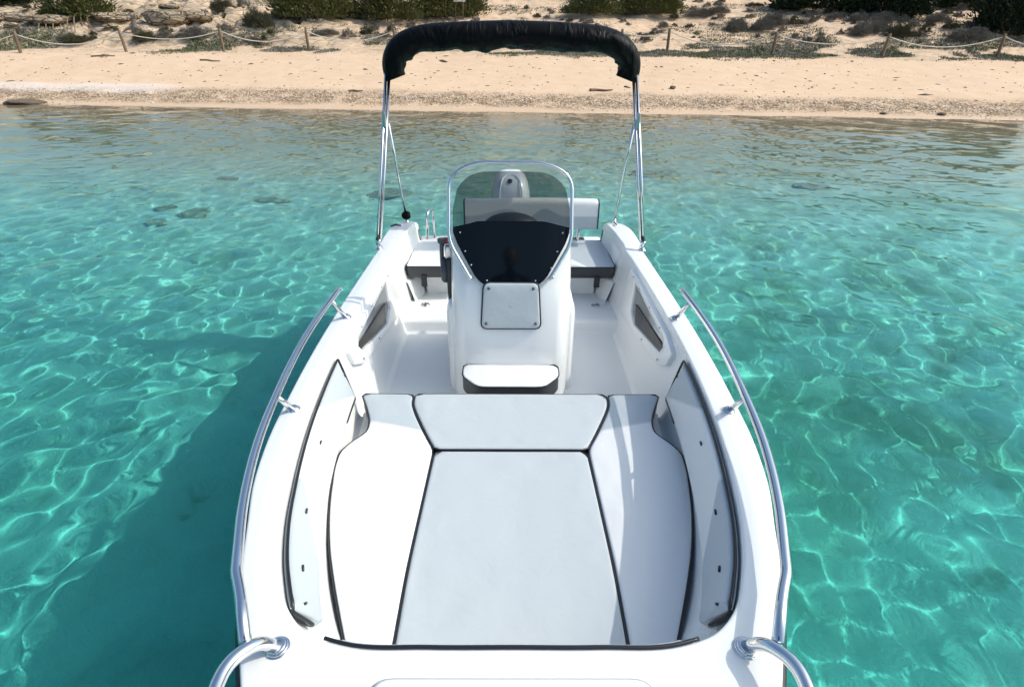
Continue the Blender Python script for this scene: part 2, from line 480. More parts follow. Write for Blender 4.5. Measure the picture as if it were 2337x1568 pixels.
def build_water():
    xs = xs_graded(70, 5.4, .0205, 1.028)
    ys = [-1.2]
    while ys[-1] < 18.6:
        y = ys[-1]; ys.append(y + (.0205 if y < 6.5 else .0205 + (y - 6.5) * .0040))
    ys = np.array(ys)
    s = .035; back = [-1.2]
    while back[-1] > -40:
        s *= 1.12; back.append(back[-1] - s)
    ys = np.concatenate([np.array(back[:0:-1]), ys])
    X, Y = np.meshgrid(xs, ys)
    Y = Y - 0.072 * X * np.clip((Y - 7) / 9, 0, 1)
    damp = np.clip(-shore_d(X, Y) / 2.5, .12, 1)
    far = np.clip(1.5 - np.maximum(np.abs(X) / 30, np.abs(Y - 8) / 30), .0, 1)
    Z = wave_height(X, Y) * damp * far
    V = np.stack([X, Y, Z], -1).reshape(-1, 3); nr, nc = X.shape
    idx = np.arange(nr * nc).reshape(nr, nc)
    F = np.stack([idx[:-1, :-1], idx[:-1, 1:], idx[1:, 1:], idx[1:, :-1]], -1).reshape(-1, 4)
    # close the body: skirt and bottom
    rim = np.concatenate([idx[0, :], idx[1:, -1], idx[-1, -2::-1], idx[-2:0:-1, 0]])
    low = V[rim].copy(); low[:, 2] = -6
    n0 = len(V); m = len(rim); V = np.concatenate([V, low, [[0, 0, -6]]])
    k = np.arange(m); kn = (k + 1) % m
    F = np.concatenate([F, np.stack([rim[kn], rim[k], n0 + k, n0 + kn], -1)])
    o = np_mesh('water', V, F, M_water)
    bm = bmesh.new(); bm.from_mesh(o.data); bm.verts.ensure_lookup_table()
    c = bm.verts[n0 + m]
    for i in range(m):
        bm.faces.new((bm.verts[n0 + (i + 1) % m], bm.verts[n0 + i], c))
    bm.to_mesh(o.data); bm.free()
    me = o.data; at = me.attributes.new('depth', 'FLOAT', 'POINT')
    dv = np.full(len(me.vertices), 3.0, np.float32); dd = shore_d(X, Y).ravel()
    dv[:n0] = np.clip(-np.interp(dd, D_PTS, Z_PTS), 0, 4)
    at.data.foreach_set('value', dv)
    tag(o, kind='structure')
    o.cycles.is_caustics_caster = True
    return o
water = build_water()
# ================================================================== materials of the boat
def gel_mat():
    t = NT('white_gelcoat'); o = t.objc()
    n1 = t.noise(1.6, 4, .55, o); n2 = t.noise(38, 3, .6, o)
    col = t.mix(t.smooth(n1, .35, .75), rgb(.82, .825, .815), rgb(.79, .797, .787))
    smear = t.math('MULTIPLY', t.smooth(t.noise(7, 6, .7, o, 1.2), .60, .8), .17)
    col = t.mix(smear, col, rgb(.60, .59, .55))
    rough = t.math('ADD', .17, t.math('MULTIPLY', n1, .16))
    t.principled(**{'Base Color': col, 'Roughness': rough, 'Specular IOR Level': .5, 'Coat Weight': .25, 'Coat Roughness': .06,
                    'Normal': t.bump(n2, .02, .004)})
    return t.m
M_gel = gel_mat()
M_floor = simple_mat('nonslip_gelcoat', (.79, .795, .79), .5, bump=(420, .25, .002), var=.03, varscale=3)
M_char = simple_mat('charcoal_vinyl', (.045, .047, .05), .5, bump=(260, .12, .002))
M_blackpipe = simple_mat('black_piping', (.012, .013, .017), .38)
M_steel = simple_mat('polished_steel', (.72, .72, .73), .10, metal=1.0, var=.06, varscale=30)
M_dull = simple_mat('dull_steel', (.55, .55, .56), .28, metal=1.0)
M_blackp = simple_mat('black_plastic', (.018, .019, .021), .42, bump=(300, .1, .001))
M_greyp = simple_mat('dark_grey_plastic', (.075, .08, .09), .45)
M_red = simple_mat('red_plastic', (.55, .02, .025), .35)
M_rub = simple_mat('rubber_black', (.02, .022, .026), .55)
M_pocket = simple_mat('pocket_grey', (.042, .041, .040), .36, metal=.25, bump=(600, .15, .001), var=.15, varscale=40)
M_silver = simple_mat('silver_pocket', (.40, .42, .44), .35, metal=.6)

def vinyl_mat(name, mask=None, white=(.755, .755, .75), grey=(.455, .50, .53)):
    """white marine vinyl; mask(t, X, Y, Z) returns 0..1 where the panel is light grey, and a seam line"""
    t = NT(name); o = t.objc(); X, Y, Z = t.sep(o)
    leather = t.voro(330, o); soft = t.noise(5, 3, .5, o); wr = t.noise(16, 3, .5, o, .6)
    col = rgb(*white)
    nrm = t.math('ADD', t.math('MULTIPLY', leather, .12), t.math('MULTIPLY', soft, 1.4))
    nrm = t.math('ADD', nrm, t.math('MULTIPLY', wr, .95))
    if mask:
        m, seam = mask(t, X, Y, Z)
        col = t.mix(m, rgb(*white), rgb(*grey))
        if seam is not None:
            col = t.mix(t.math('MULTIPLY', seam, .45), col, rgb(.30, .31, .33))
            nrm = t.math('SUBTRACT', nrm, t.math('MULTIPLY', seam, .6))
    col = t.mix(t.math('MULTIPLY', t.smooth(t.noise(3.1, 5, .65, o), .55, .8), .12), col, rgb(.62, .61, .58))
    t.principled(**{'Base Color': col, 'Roughness': t.math('ADD', .38, t.math('MULTIPLY', soft, .14)), 'Specular IOR Level': .4, 'Normal': t.bump(nrm, .35, .006)})
    return t.m

def line_mask(a, kx, ky, kz, width=.004):
    """grey where ky*Y + kx*|X| + kz*Z > a"""
    def f(t, X, Y, Z):
        e = t.math('ADD', t.math('MULTIPLY', Y, ky), t.math('MULTIPLY', t.math('ABSOLUTE', X), kx))
        e = t.math('SUBTRACT', t.math('ADD', e, t.math('MULTIPLY', Z, kz)), a)
        m = t.math('GREATER_THAN', e, 0)
        s = t.math('SUBTRACT', 1.0, t.smooth(t.math('ABSOLUTE', t.math('ADD', e, .006)), width * .3, width))
        return m, s
    return f
M_vgrey = vinyl_mat('light_grey_vinyl', white=(.50, .535, .555))
M_vside = vinyl_mat('side_pad_vinyl', line_mask(1.954, -.28, 1.0, 0))         # grey aft of the stitched seam
M_vwhite = vinyl_mat('white_vinyl')
def bolster_mask(t, X, Y, Z):
    a = t.math('SUBTRACT', t.math('ADD', Y, t.math('MULTIPLY', Z, 1.9)), 3.27)
    b = t.math('SUBTRACT', 2.68, t.math('ADD', Y, t.math('MULTIPLY', Z, 1.6)))
    b = t.math('MINIMUM', t.math('MULTIPLY', t.math('SUBTRACT', 1.46, Y), 1.0), t.math('ADD', t.math('SUBTRACT', 1.34, Y), t.math('MULTIPLY', t.math('SUBTRACT', Z, .66), 1.6)))
    m = t.math('MAXIMUM', t.math('GREATER_THAN', a, 0), t.math('GREATER_THAN', b, 0))
    s1 = t.math('SUBTRACT', 1.0, t.smooth(t.math('ABSOLUTE', t.math('ADD', a, .008)), .001, .005))
    s2 = t.math('SUBTRACT', 1.0, t.smooth(t.math('ABSOLUTE', t.math('ADD', b, .006)), .001, .004))
    return m, t.math('MAXIMUM', s1, s2)
M_vbolster = vinyl_mat('bolster_vinyl', bolster_mask)
def back_mask(t, X, Y, Z):
    # wavy seam: rises to a crest near x=0, dips, second crest
    w1 = t.math('MULTIPLY', t.math('SUBTRACT', 1.0, t.smooth(t.math('ABSOLUTE', t.math('ADD', X, .02)), .0, .30)), .055)
    w2 = t.math('MULTIPLY', t.math('SUBTRACT', 1.0, t.smooth(t.math('ABSOLUTE', t.math('SUBTRACT', X, .27)), .0, .16)), .06)
    w3 = t.math('MULTIPLY', t.math('SUBTRACT', 1.0, t.smooth(t.math('ABSOLUTE', t.math('SUBTRACT', X, .13)), .0, .13)), -.042)
    c = t.math('ADD', t.math('ADD', w1, w2), t.math('ADD', w3, .765))
    e = t.math('SUBTRACT', c, Z)
    return t.math('GREATER_THAN', e, 0), t.math('SUBTRACT', 1.0, t.smooth(t.math('ABSOLUTE', t.math('ADD', e, .004)), .001, .004))
M_vback = vinyl_mat('backrest_vinyl', back_mask)
def stern_mask(t, X, Y, Z):
    e = t.math('SUBTRACT', t.math('ADD', t.math('MULTIPLY', Y, .75), X), 3.56)
    m = t.math('GREATER_THAN', e, 0)
    return m, t.math('SUBTRACT', 1.0, t.smooth(t.math('ABSOLUTE', e), .001, .005))
M_vstern = vinyl_mat('stern_vinyl', stern_mask)

def glass_mat():
    t = NT('smoked_screen')
    tr = t.node('ShaderNodeBsdfTransparent'); tr.inputs[0].default_value = rgb(.575, .585, .57)
    gl = t.node('ShaderNodeBsdfGlossy'); gl.inputs['Roughness'].default_value = .03
    fr = t.node('ShaderNodeFresnel'); fr.inputs[0].default_value = 1.45
    mx = t.node('ShaderNodeMixShader'); t.link(t.math('MULTIPLY', fr.outputs[0], .8), mx.inputs[0]); t.link(tr.outputs[0], mx.inputs[1]); t.link(gl.outputs[0], mx.inputs[2])
    t.link(mx.outputs[0], t.out.inputs[0]); return t.m
M_screen = glass_mat()
M_panel = simple_mat('black_gloss_panel', (.003, .005, .008), .05, spec=.22)
M_canvas = None
def canvas_mat():
    t = NT('black_canvas'); o = t.objc()
    n = t.noise(420, 2, .5, o); c = t.noise(9, 4, .6, o)
    mp = t.node('ShaderNodeMapping'); mp.inputs['Scale'].default_value = (7, 2.2, 2.6); mp.inputs['Rotation'].default_value = (0, .5, .2); t.link(o, mp.inputs[0])
    fold = t.math('ABSOLUTE', t.math('SUBTRACT', t.noise(1.0, 3, .55, mp.outputs[0], .8), .5))
    h = t.math('ADD', t.math('ADD', t.math('MULTIPLY', n, .03), t.math('MULTIPLY', c, .35)), t.math('MULTIPLY', t.smooth(fold, 0, .12), -.9))
    t.principled(**{'Base Color': t.mix(c, rgb(.0014, .0016, .0018), rgb(.0045, .0046, .005)), 'Roughness': .50, 'Specular IOR Level': .11, 'Normal': t.bump(h, .35, .02)})
    return t.m
M_canvas = canvas_mat()

# ================================================================== plan lines of the boat (x, y); y runs aft
O_C = [(.86, 4.56), (.93, 4.42), (.955, 4.15), (.957, 3.92), (.957, 3.4), (.957, 2.9), (.95, 2.4), (.927, 1.95), (.893, 1.6), (.85, 1.38), (.80, 1.22), (.74, 1.03), (.672, .86), (.555, .60), (.40, .22), (.21, -.14), (0, -.42)]
I_C = [(.775, 4.54), (.79, 4.40), (.81, 4.15), (.832, 3.9), (.845, 3.4), (.848, 2.9), (.842, 2.4), (.82, 2.0), (.785, 1.68), (.74, 1.42), (.692, 1.21), (.63, 1.035), (.575, .93), (.50, .86), (.41, .828), (.2, .818), (0, .818)]
PER = 8
def param_spline(C, per=PER):
    P = [Vector((*c, 0)) for c in C]; out = []; m = len(P)
    for i in range(m - 1):
        p1, p2 = P[i], P[i + 1]
        p0 = P[i - 1] if i else p1 * 2 - p2
        p3 = P[i + 2] if i + 2 < m else Vector((-P[m - 2].x, P[m - 2].y, 0))
        l1 = (p2 - p1).length; l0 = (p1 - p0).length; l2 = (p3 - p2).length
        m1 = ((p2 - p1) / l1 * l0 + (p1 - p0) / l0 * l1) / (l0 + l1) * l1
        m2 = ((p3 - p2) / l2 * l1 + (p2 - p1) / l1 * l2) / (l1 + l2) * l1
        for k in range(per):
            t = k / per; t2 = t * t; t3 = t2 * t
            out.append(p1 * (2 * t3 - 3 * t2 + 1) + m1 * (t3 - 2 * t2 + t) + p2 * (-2 * t3 + 3 * t2) + m2 * (t3 - t2))
    out.append(P[-1]); return out
OUT = param_spline(O_C); INN = param_spline(I_C); NS = len(OUT)
G_Y = [-.5, .8, 1.1, 1.5, 2.0, 2.7, 3.3, 3.93, 3.985, 4.2, 4.5, 4.6]
G_Z = [.80, .80, .79, .77, .745, .72, .70, .672, .698, .70, .685, .66]
def sheer(y): return float(np.interp(y, G_Y, G_Z))
def normals2(P):
    N = []
    for i in range(len(P)):
        a = P[max(i - 1, 0)]; b = P[min(i + 1, len(P) - 1)]; d = (b - a).normalized()
        N.append(Vector((-abs(d.y) if abs(d.y) > 1e-6 else 0, 0, 0)) if False else Vector((d.y, -d.x, 0)))
    return N
IN_N = [n if True else n for n in normals2(INN)]          # points into the cockpit
def V3(p, z): return Vector((p.x, p.y, z))
def mx(p): return Vector((-p[0], p[1], p[2]))
def both(rows):                                             # add the mirrored half after the centre line: rows run aft..bow
    return rows + [[mx(p) for p in r] for r in rows[-2::-1]]

boat = thing('motorboat', 'white open motorboat with grey sunpad cushions and folded black canopy, afloat in clear water', 'motorboat')

# ---- hull
def hull_rows():
    rows = []
    for i, p in enumerate(OUT):
        z = sheer(p.y) - .05
        f = max(0.0, min(1.0, (1.2 - p.y) / 1.72))
        keel = -.27 + .55 * f ** 2.2; chine = .04 + .30 * f ** 1.8
        x = p.x
        rows.append([V3(p, z), Vector((x * .985, p.y + .01, z - .12)), Vector((x * .955, p.y + .035 * f, z * .55 + chine * .45)), Vector((x * .91, p.y + .09 * f, chine)), Vector((x * .86, p.y + .10 * f, chine - .03)),
                     Vector((x * .45, p.y + .22 * f, (chine + keel) / 2 - .02)), Vector((0, p.y + .36 * f, keel))])
    return rows
hr = hull_rows()
stern = [[Vector((min(p.x * 1.0, .86) if False else p.x, 4.86, min(p.z, .44))) for p in hr[0]]]
for p in stern[0]: p.x = p.x * 1.03
mb = MB(); mb.grid(both(stern + hr))
n = len(stern[0]); tr = [stern[0][k] for k in range(n)]
mb.f.append(tuple(range(n)) + tuple(range((2 * (1 + NS) - 1) * n - 2, (2 * (1 + NS) - 2) * n - 1, -1))); mb.m.append(0)
hull = mb.build('hull', M_gel, boat, sharp=32)
# rubbing strake
pts = [V3(p, sheer(p.y) - .075) + Vector((p.x * .006, -.004, 0)) for p in OUT]
MB().tube(pts + [mx(p) for p in pts[-2::-1]], .017, 10).build('rubbing_strake', M_rub, hull)

# ---- deck: gunwales and bow deck in one moulding
rows = []
for i in range(NS):
    o = OUT[i]; q = INN[i]; z = sheer(o.y) * .5 + sheer(q.y) * .5 if i > 8 * 12 else sheer(o.y)
    d = Vector((q.x - o.x, q.y - o.y, 0)); L = d.length; d.normalize(); nn = IN_N[i]
    dl = min(.016, L * .3)
    row = [V3(o, z - .062), V3(o, z - .03), V3(o, z - .010), V3(o, z - .0065) + d * .0008, V3(o, z - .002) + d * .003, V3(o, z) + d * .008, V3(o, z) + d * .016]
    row += [V3(o, z + .003 * math.sin(math.pi * k / 5)) + d * (.016 + (L - .032) * k / 5) for k in range(1, 5)]
    row += [V3(q, z) - d * .016, V3(q, z) - d * .008, V3(q, z - .002) - d * .003, V3(q, z - .0065) - d * .0008, V3(q, z - .012), V3(q, z - .03), V3(q, z - .05) + nn * .004]
    rows.append(row)
deck = MB(); deck.grid(both(rows))
deck.grid([[r for r in rows[0]], [Vector((r.x * .99, r.y + .03, r.z - .02)) for r in rows[0]], [Vector((r.x * .985, r.y + .10, .44)) for r in rows[0]]])
deck.grid([[mx(r) for r in rows[0]][::-1], [mx((r.x * .99, r.y + .03, r.z - .02)) for r in rows[0]][::-1], [mx((r.x * .985, r.y + .10, .44)) for r in rows[0]][::-1]])
deck = deck.build('deck', M_gel, boat, sharp=50)

# ---- inner moulding
rows = []
for i in range(NS):
    q = INN[i]; nn = IN_N[i]; z = sheer(q.y) - .045
    bow = q.y < 2.335
    if i > 0 and (INN[i - 1].y >= 2.335) and bow:
        pass
    zb = .365 if bow else .15
    off = .125 if bow else .098
    if bow: off = float(np.interp(i, (56, 64, 72, 80, 88, 96, 104, 112, 128), (.085, .085, .105, .135, .165, .18, .12, .05, .04)))
    row = []
    for f, g in ((0, .0), (.12, .02), (.5, .40), (.8, .66), (.92, .80), (.975, .92), (1.0, 1.12)):
        row.append(V3(q, z + (zb - z) * f) + nn * (off * g + .004))
    rows.append(row)
liner = MB().grid(both(rows)).build('cockpit_liner', M_gel, boat, sharp=60)
def wall_x(y, z):
    """inner wall half-width at station y, height z (cockpit part)"""
    i = min(range(NS), key=lambda k: abs(INN[k].y - y) + (0 if k < 90 else 9))
    zt = sheer(y) - .045; f = (zt - z) / (zt - .15)
    return INN[i].x - .004 - .098 * float(np.interp(f, (0, .12, .5, .8, .92), (0, .02, .40, .66, .80)))
# aft side mouldings beside the stern seats
for s in (-1, 1):
    mb = MB()
    prof = [(.86, .66), (.80, .62), (.775, .44), (.775, .415), (.72, .40), (.66, .20), (.66, .12), (.86, .12)]
    r0 = [Vector((s * x, 4.07, z)) for x, z in prof]; r1 = [Vector((s * x, 4.60, z)) for x, z in prof]
    ra = [Vector((s * min(.86, x + .055), 3.93, z)) for x, z in prof]
    mb.grid([ra, r0, r1], close_u=True)
    mb.build('side_moulding', M_gel, liner, bevel=.012, sharp=40)

# ---- floor with a step up to the stern
rows = []
prof = [(2.2, .152), (3.0, .152), (3.55, .152), (3.585, .156), (3.60, .175), (3.612, .222), (3.625, .237), (3.66, .242), (4.0, .242), (4.12, .242)]
for y, z in prof:
    rows.append([Vector((x, y, z)) for x in np.linspace(-.77, .77, 9)])
floor = MB().grid(rows).build('cockpit_floor', M_floor, boat, sharp=50)
for s in (-1, 1):
    mb = MB(); mb.lathe([(.034, 0), (.034, .004), (.026, .010), (.020, .012), (.019, .006), (.0, .006)], (s * .645, 3.87, .243), seg=20)
    mb.build('drain', M_dull, floor)

# ---- bow bench under the sunpad
rows = []
for y in (.83, .9, 1.0, 1.1, 1.25, 1.4, 1.6, 1.8, 2.0, 2.2, 2.345):
    i = min((k for k in range(40, 16 * 8 - 18)), key=lambda k: abs(INN[k].y - y))
    hw = max(.35, INN[i].x - .09) if y > .95 else .52
    rows.append([Vector((x, y, .366)) for x in np.linspace(-hw, hw, 7)])
rows.append([Vector((p.x, 2.352, .355)) for p in rows[-1]]); rows.append([Vector((p.x, 2.362, .15)) for p in rows[-2]])
MB().grid(rows).build('bow_bench', M_gel, boat, sharp=40)

# ---- cushions
def cushion_obj(name, outline, ztop, th, mat, parent, r=.014, puff=.005, piping=True, rp=.0042, label=None, sidemat=None, n=None, pipe_at=None):
    """upholstered pad: outline (x, y) list, rounded upper edge, dark sides, piping round the top edge"""
    P = [Vector((x, y, 0)) for x, y in outline]; n = n or len(P)
    area = sum(P[i].x * P[(i + 1) % n].y - P[(i + 1) % n].x * P[i].y for i in range(n))
    if area < 0: P = P[::-1]
    N = []
    for i in range(n):
        d = (P[(i + 1) % n] - P[i - 1]).normalized(); N.append(Vector((-d.y, d.x, 0)))
    c = sum(P, Vector()) / n
    mb = MB(); rows = []
    def ring(off, z): return [V3(P[i] + N[i] * off, z) for i in range(n)]
    rows.append(ring(.006, ztop - th)); rows.append(ring(0, ztop - th + .01)); rows.append(ring(0, ztop - r))
    mb.grid(rows, close_u=True, mi=1)
    # upholstered top: scattered points inside the outline, height from the distance to the edge
    pa = np.array([(p.x, p.y) for p in P]); pb = np.roll(pa, -1, 0)
    def dist(q):
        d = pb - pa; w_ = q[:, None, :] - pa[None]; t_ = np.clip((w_ * d).sum(-1) / (d * d).sum(-1), 0, 1)
        return np.sqrt(((w_ - t_[..., None] * d) ** 2).sum(-1)).min(1)
    def inside(q):
        x, y = q[:, 0:1], q[:, 1:2]; c_ = ((pa[None, :, 1] > y) != (pb[None, :, 1] > y)) & (x < (pb[None, :, 0] - pa[None, :, 0]) * (y - pa[None, :, 1]) / (pb[None, :, 1] - pa[None, :, 1] + 1e-12) + pa[None, :, 0])
        return c_.sum(1) % 2 == 1
    pts = [pa]
    for k in (.12, .36, .68, 1.0, 1.5, 2.2):
        q = np.array([(P[i].x + N[i].x * r * k, P[i].y + N[i].y * r * k) for i in range(n)])
        q = q[inside(q)]; pts.append(q[dist(q) > r * k * .93])
    gx_, gy_ = np.meshgrid(np.arange(pa[:, 0].min(), pa[:, 0].max(), .022), np.arange(pa[:, 1].min(), pa[:, 1].max(), .022))
    q = np.stack([gx_.ravel() + (np.arange(gy_.size) // gx_.shape[1] % 2) * .011, gy_.ravel()], -1); q = q[inside(q)]; pts.append(q[dist(q) > r * 2.2 + .012])
    al = np.concatenate(pts); dd_ = dist(al); dd_[:n] = 0
    e = np.clip(dd_ / r, 0, 1); hz_ = ztop - r + r * np.sqrt(1 - (1 - e) ** 2) + puff * (1 - np.exp(-np.maximum(0, dd_ - r) / .06))
    hz_ = hz_ + np.clip((dd_ - r) / .03, 0, 1) * (.0016 * vnoise(al[:, 0] * 9, al[:, 1] * 7, 51) + .0022 * vnoise(al[:, 0] * 3.1, al[:, 1] * 2.6, 52)) + np.exp(-((dd_ - .05) / .035) ** 2) * .0026 * vnoise(al[:, 0] * 19, al[:, 1] * 19, 53)
    from mathutils.geometry import delaunay_2d_cdt
    vo, eo, fo, *_ = delaunay_2d_cdt([Vector(p) for p in al], [(i, (i + 1) % n) for i in range(n)], [], 1, 1e-6)
    assert len(vo) == len(al), (len(vo), len(al))
    mb.add([(al[i, 0], al[i, 1], hz_[i]) for i in range(len(al))], [tuple(f) for f in fo], 0)
    o = mb.build(name, [mat, sidemat or M_char], parent, label=label)
    bm = bmesh.new(); bm.from_mesh(o.data); bmesh.ops.remove_doubles(bm, verts=bm.verts, dist=1e-6); bmesh.ops.recalc_face_normals(bm, faces=bm.faces); bm.to_mesh(o.data); bm.free()
    if piping:
        pr = [V3(P[i] - N[i] * .001, ztop - r * .62) for i in range(n)]
        MB().tube(pr, rp, 8, closed=True).build('piping', M_blackpipe, o)
    return o

KS = 1.045
def sc_(pts): return [(x * KS, max(.89, y * KS)) for x, y in pts]
def outl(pts, r, per=.03):
    q = round_poly([Vector((*p, 0)) for p in pts], r, 5)
    L = sum((q[i] - q[i - 1]).length for i in range(len(q)))
    return [(p.x, p.y) for p in resample(q, max(40, int(L / per)), closed=True)]
side = [(.722, 2.268), (.668, 2.14), (.636, 2.05), (.632, 1.972), (.684, 1.905), (.717, 1.84), (.712, 1.735), (.672, 1.515), (.622, 1.34), (.568, 1.2), (.50, 1.04), (.45, .93), (.43, .89), (.342, .89), (.345, 1.25), (.334, 1.6), (.327, 1.852), (.378, 1.955), (.440, 2.10), (.468, 2.18), (.470, 2.264)]
rr = [.02, .05, .05, .03, .03, .03, .08, .1, .1, .1, .1, .05, .03, .02, .1, .1, .03, .05, .05, .03, .02]
for s, nm in ((-1, 'port'), (1, 'starboard')):
    cushion_obj('sunpad_cushion', outl([(s * x, y) for x, y in sc_(side)], rr), .470, .10, M_vside, boat, label='white side cushion of the sunpad with light grey aft corner')
half = [(.335, .89), (.3385, 1.25), (.3275, 1.6), (.319, 1.844)]
cen = half + [(-x, y) for x, y in half[::-1]]
cushion_obj('sunpad_cushion', outl(sc_(cen), [.02, .1, .1, .03, .03, .1, .1, .02]), .471, .10, M_vgrey, boat, puff=.006, label='light grey centre cushion of the sunpad')
half = [(.322, 1.857), (.370, 1.958), (.432, 2.103), (.460, 2.183), (.462, 2.264)]
aft = half + [(-x, y) for x, y in half[::-1]]
cushion_obj('sunpad_cushion', outl(sc_(aft), [.02, .05, .05, .03, .02, .02, .03, .05, .05, .02]), .472, .10, M_vgrey, boat, puff=.006, label='light grey aft cushion of the sunpad')

# ---- side bolsters on the inner walls, front bolster
def bolster(s, i0, i1):
    rows = []
    idx = range(i0, i1 + 1); m = len(idx)
    for k, i in enumerate(idx):
        q = INN[i]; nn = IN_N[i]; z = sheer(q.y) - .030
        f = k / (m - 1); taper = min(1, (k + .02) / 1.0) * min(1, math.sqrt(max(0, 1 - ((max(0, 6 - (m - 1 - k))) / 6.01) ** 2)))
        w = (.20 - .02 * f) * taper; tk = min(1, taper * 2.5)
        row = []
        for a, t in ((.0, .0), (.004, .012), (.02, .022), (.07, .026), (.5, .028), (.85, .027), (.96, .020), (1.0, .0)):
            depth = w * a; row.append(V3(q, z - depth) + nn * (.006 + .45 * depth * (.125 / .145) * .75 + t * tk))
        rows.append(row)
    if s < 0: rows = [[mx(p) for p in r] for r in rows]
    mb = MB().grid(rows)
    o = mb.build('side_bolster', M_vbolster, boat)
    pr = [V3(INN[i], sheer(INN[i].y) - .024) + IN_N[i] * .016 for i in idx]
    # run the piping down round both ends
    first = [Vector(rows[0][k]) for k in (7, 6, 4, 3, 2)]; last = [Vector(rows[-1][k]) for k in (2, 3, 4, 6, 7)]
    if s < 0: first = [mx(p) for p in first]; last = [mx(p) for p in last]
    low = [Vector(r[6]) for r in rows]
    if s < 0: low = [mx(p) for p in low]
    path = [low[5], low[3], low[1]] + [pr[0] + Vector((-.012, .006, -.06))] + pr[:-1] + [low[-1] + Vector((0, -.004, .0)), low[-2] + Vector((0, -.010, -.006))]
    path = resample(path, 150)
    if s < 0: path = [mx(p) for p in path]
    MB().tube(path, .0054, 8).build('piping', M_blackpipe, o)
    # small dark snap tabs
    for k in (1, int(m * .30), int(m * .55), int(m * .78), m - 3):
        r = rows[k]; p = r[3].lerp(r[4], .45); d = (rows[min(k + 1, m - 1)][4] - rows[k - 1][4]).normalized(); nrm = (r[4] - r[3]).normalized().cross(d) * (1 if s > 0 else -1)
        if nrm.x * s > 0: nrm = -nrm
        MB().tube([p + d * .010 + nrm * .003, p - d * .010 + nrm * .003], .004, 8).build('snap', M_blackp, o)
    return o
i_a = min(range(30, 70), key=lambda k: abs(INN[k].y - 2.30)); i_t = min(range(80, 105), key=lambda k: abs(INN[k].y - .945))
for s in (-1, 1): bolster(s, i_a, i_t)
i_f = min(range(95, 120), key=lambda k: abs(INN[k].x - .455))
rows = []
for i in range(i_f, NS):
    q = INN[i]; nn = IN_N[i]; z = sheer(q.y) - .018; e = min(1, .25 + (i - i_f) / 4)
    rows.append([V3(q, z) + nn * .004, V3(q, z + .002) + nn * .016 * e, V3(q, z - .006) + nn * .026 * e, V3(q, z - .03) + nn * .032 * e, V3(q, z - .11 * e) + nn * .034 * e, V3(q, z - .13 * e) + nn * .006])
fb = MB().grid(both(rows)).build('front_bolster', M_vgrey, boat)
pr = [V3(INN[i], sheer(INN[i].y) - .0005) + IN_N[i] * (.004) for i in range(i_f, NS)]
MB().tube(pr + [mx(p) for p in pr[-2::-1]], .0052, 8).build('piping', M_blackpipe, fb)

# ---- anchor locker lid on the bow deck
lid = round_poly([Vector(p) for p in ((-.325, .738, 0), (.325, .738, 0), (.20, .33, 0), (-.20, .33, 0))], .06, 6)
mb = MB(); rows = []
cl = sum(lid, Vector()) / len(lid)
for sc, z in ((1.012, .803), (1.006, .8105), (.985, .8125), (.6, .8135), (.01, .8145)):
    rows.append([V3(cl + (p - cl) * sc, z) for p in lid])
mb.grid(rows, close_u=True); lidob = mb.build('locker_lid', M_gel, boat, sharp=60)
MB().tube([V3(cl + (p - cl) * 1.014, .8050) for p in lid], .0028, 6, closed=True).build('lid_seam', simple_mat('seam_grey', (.33, .34, .35), .6), lidob)

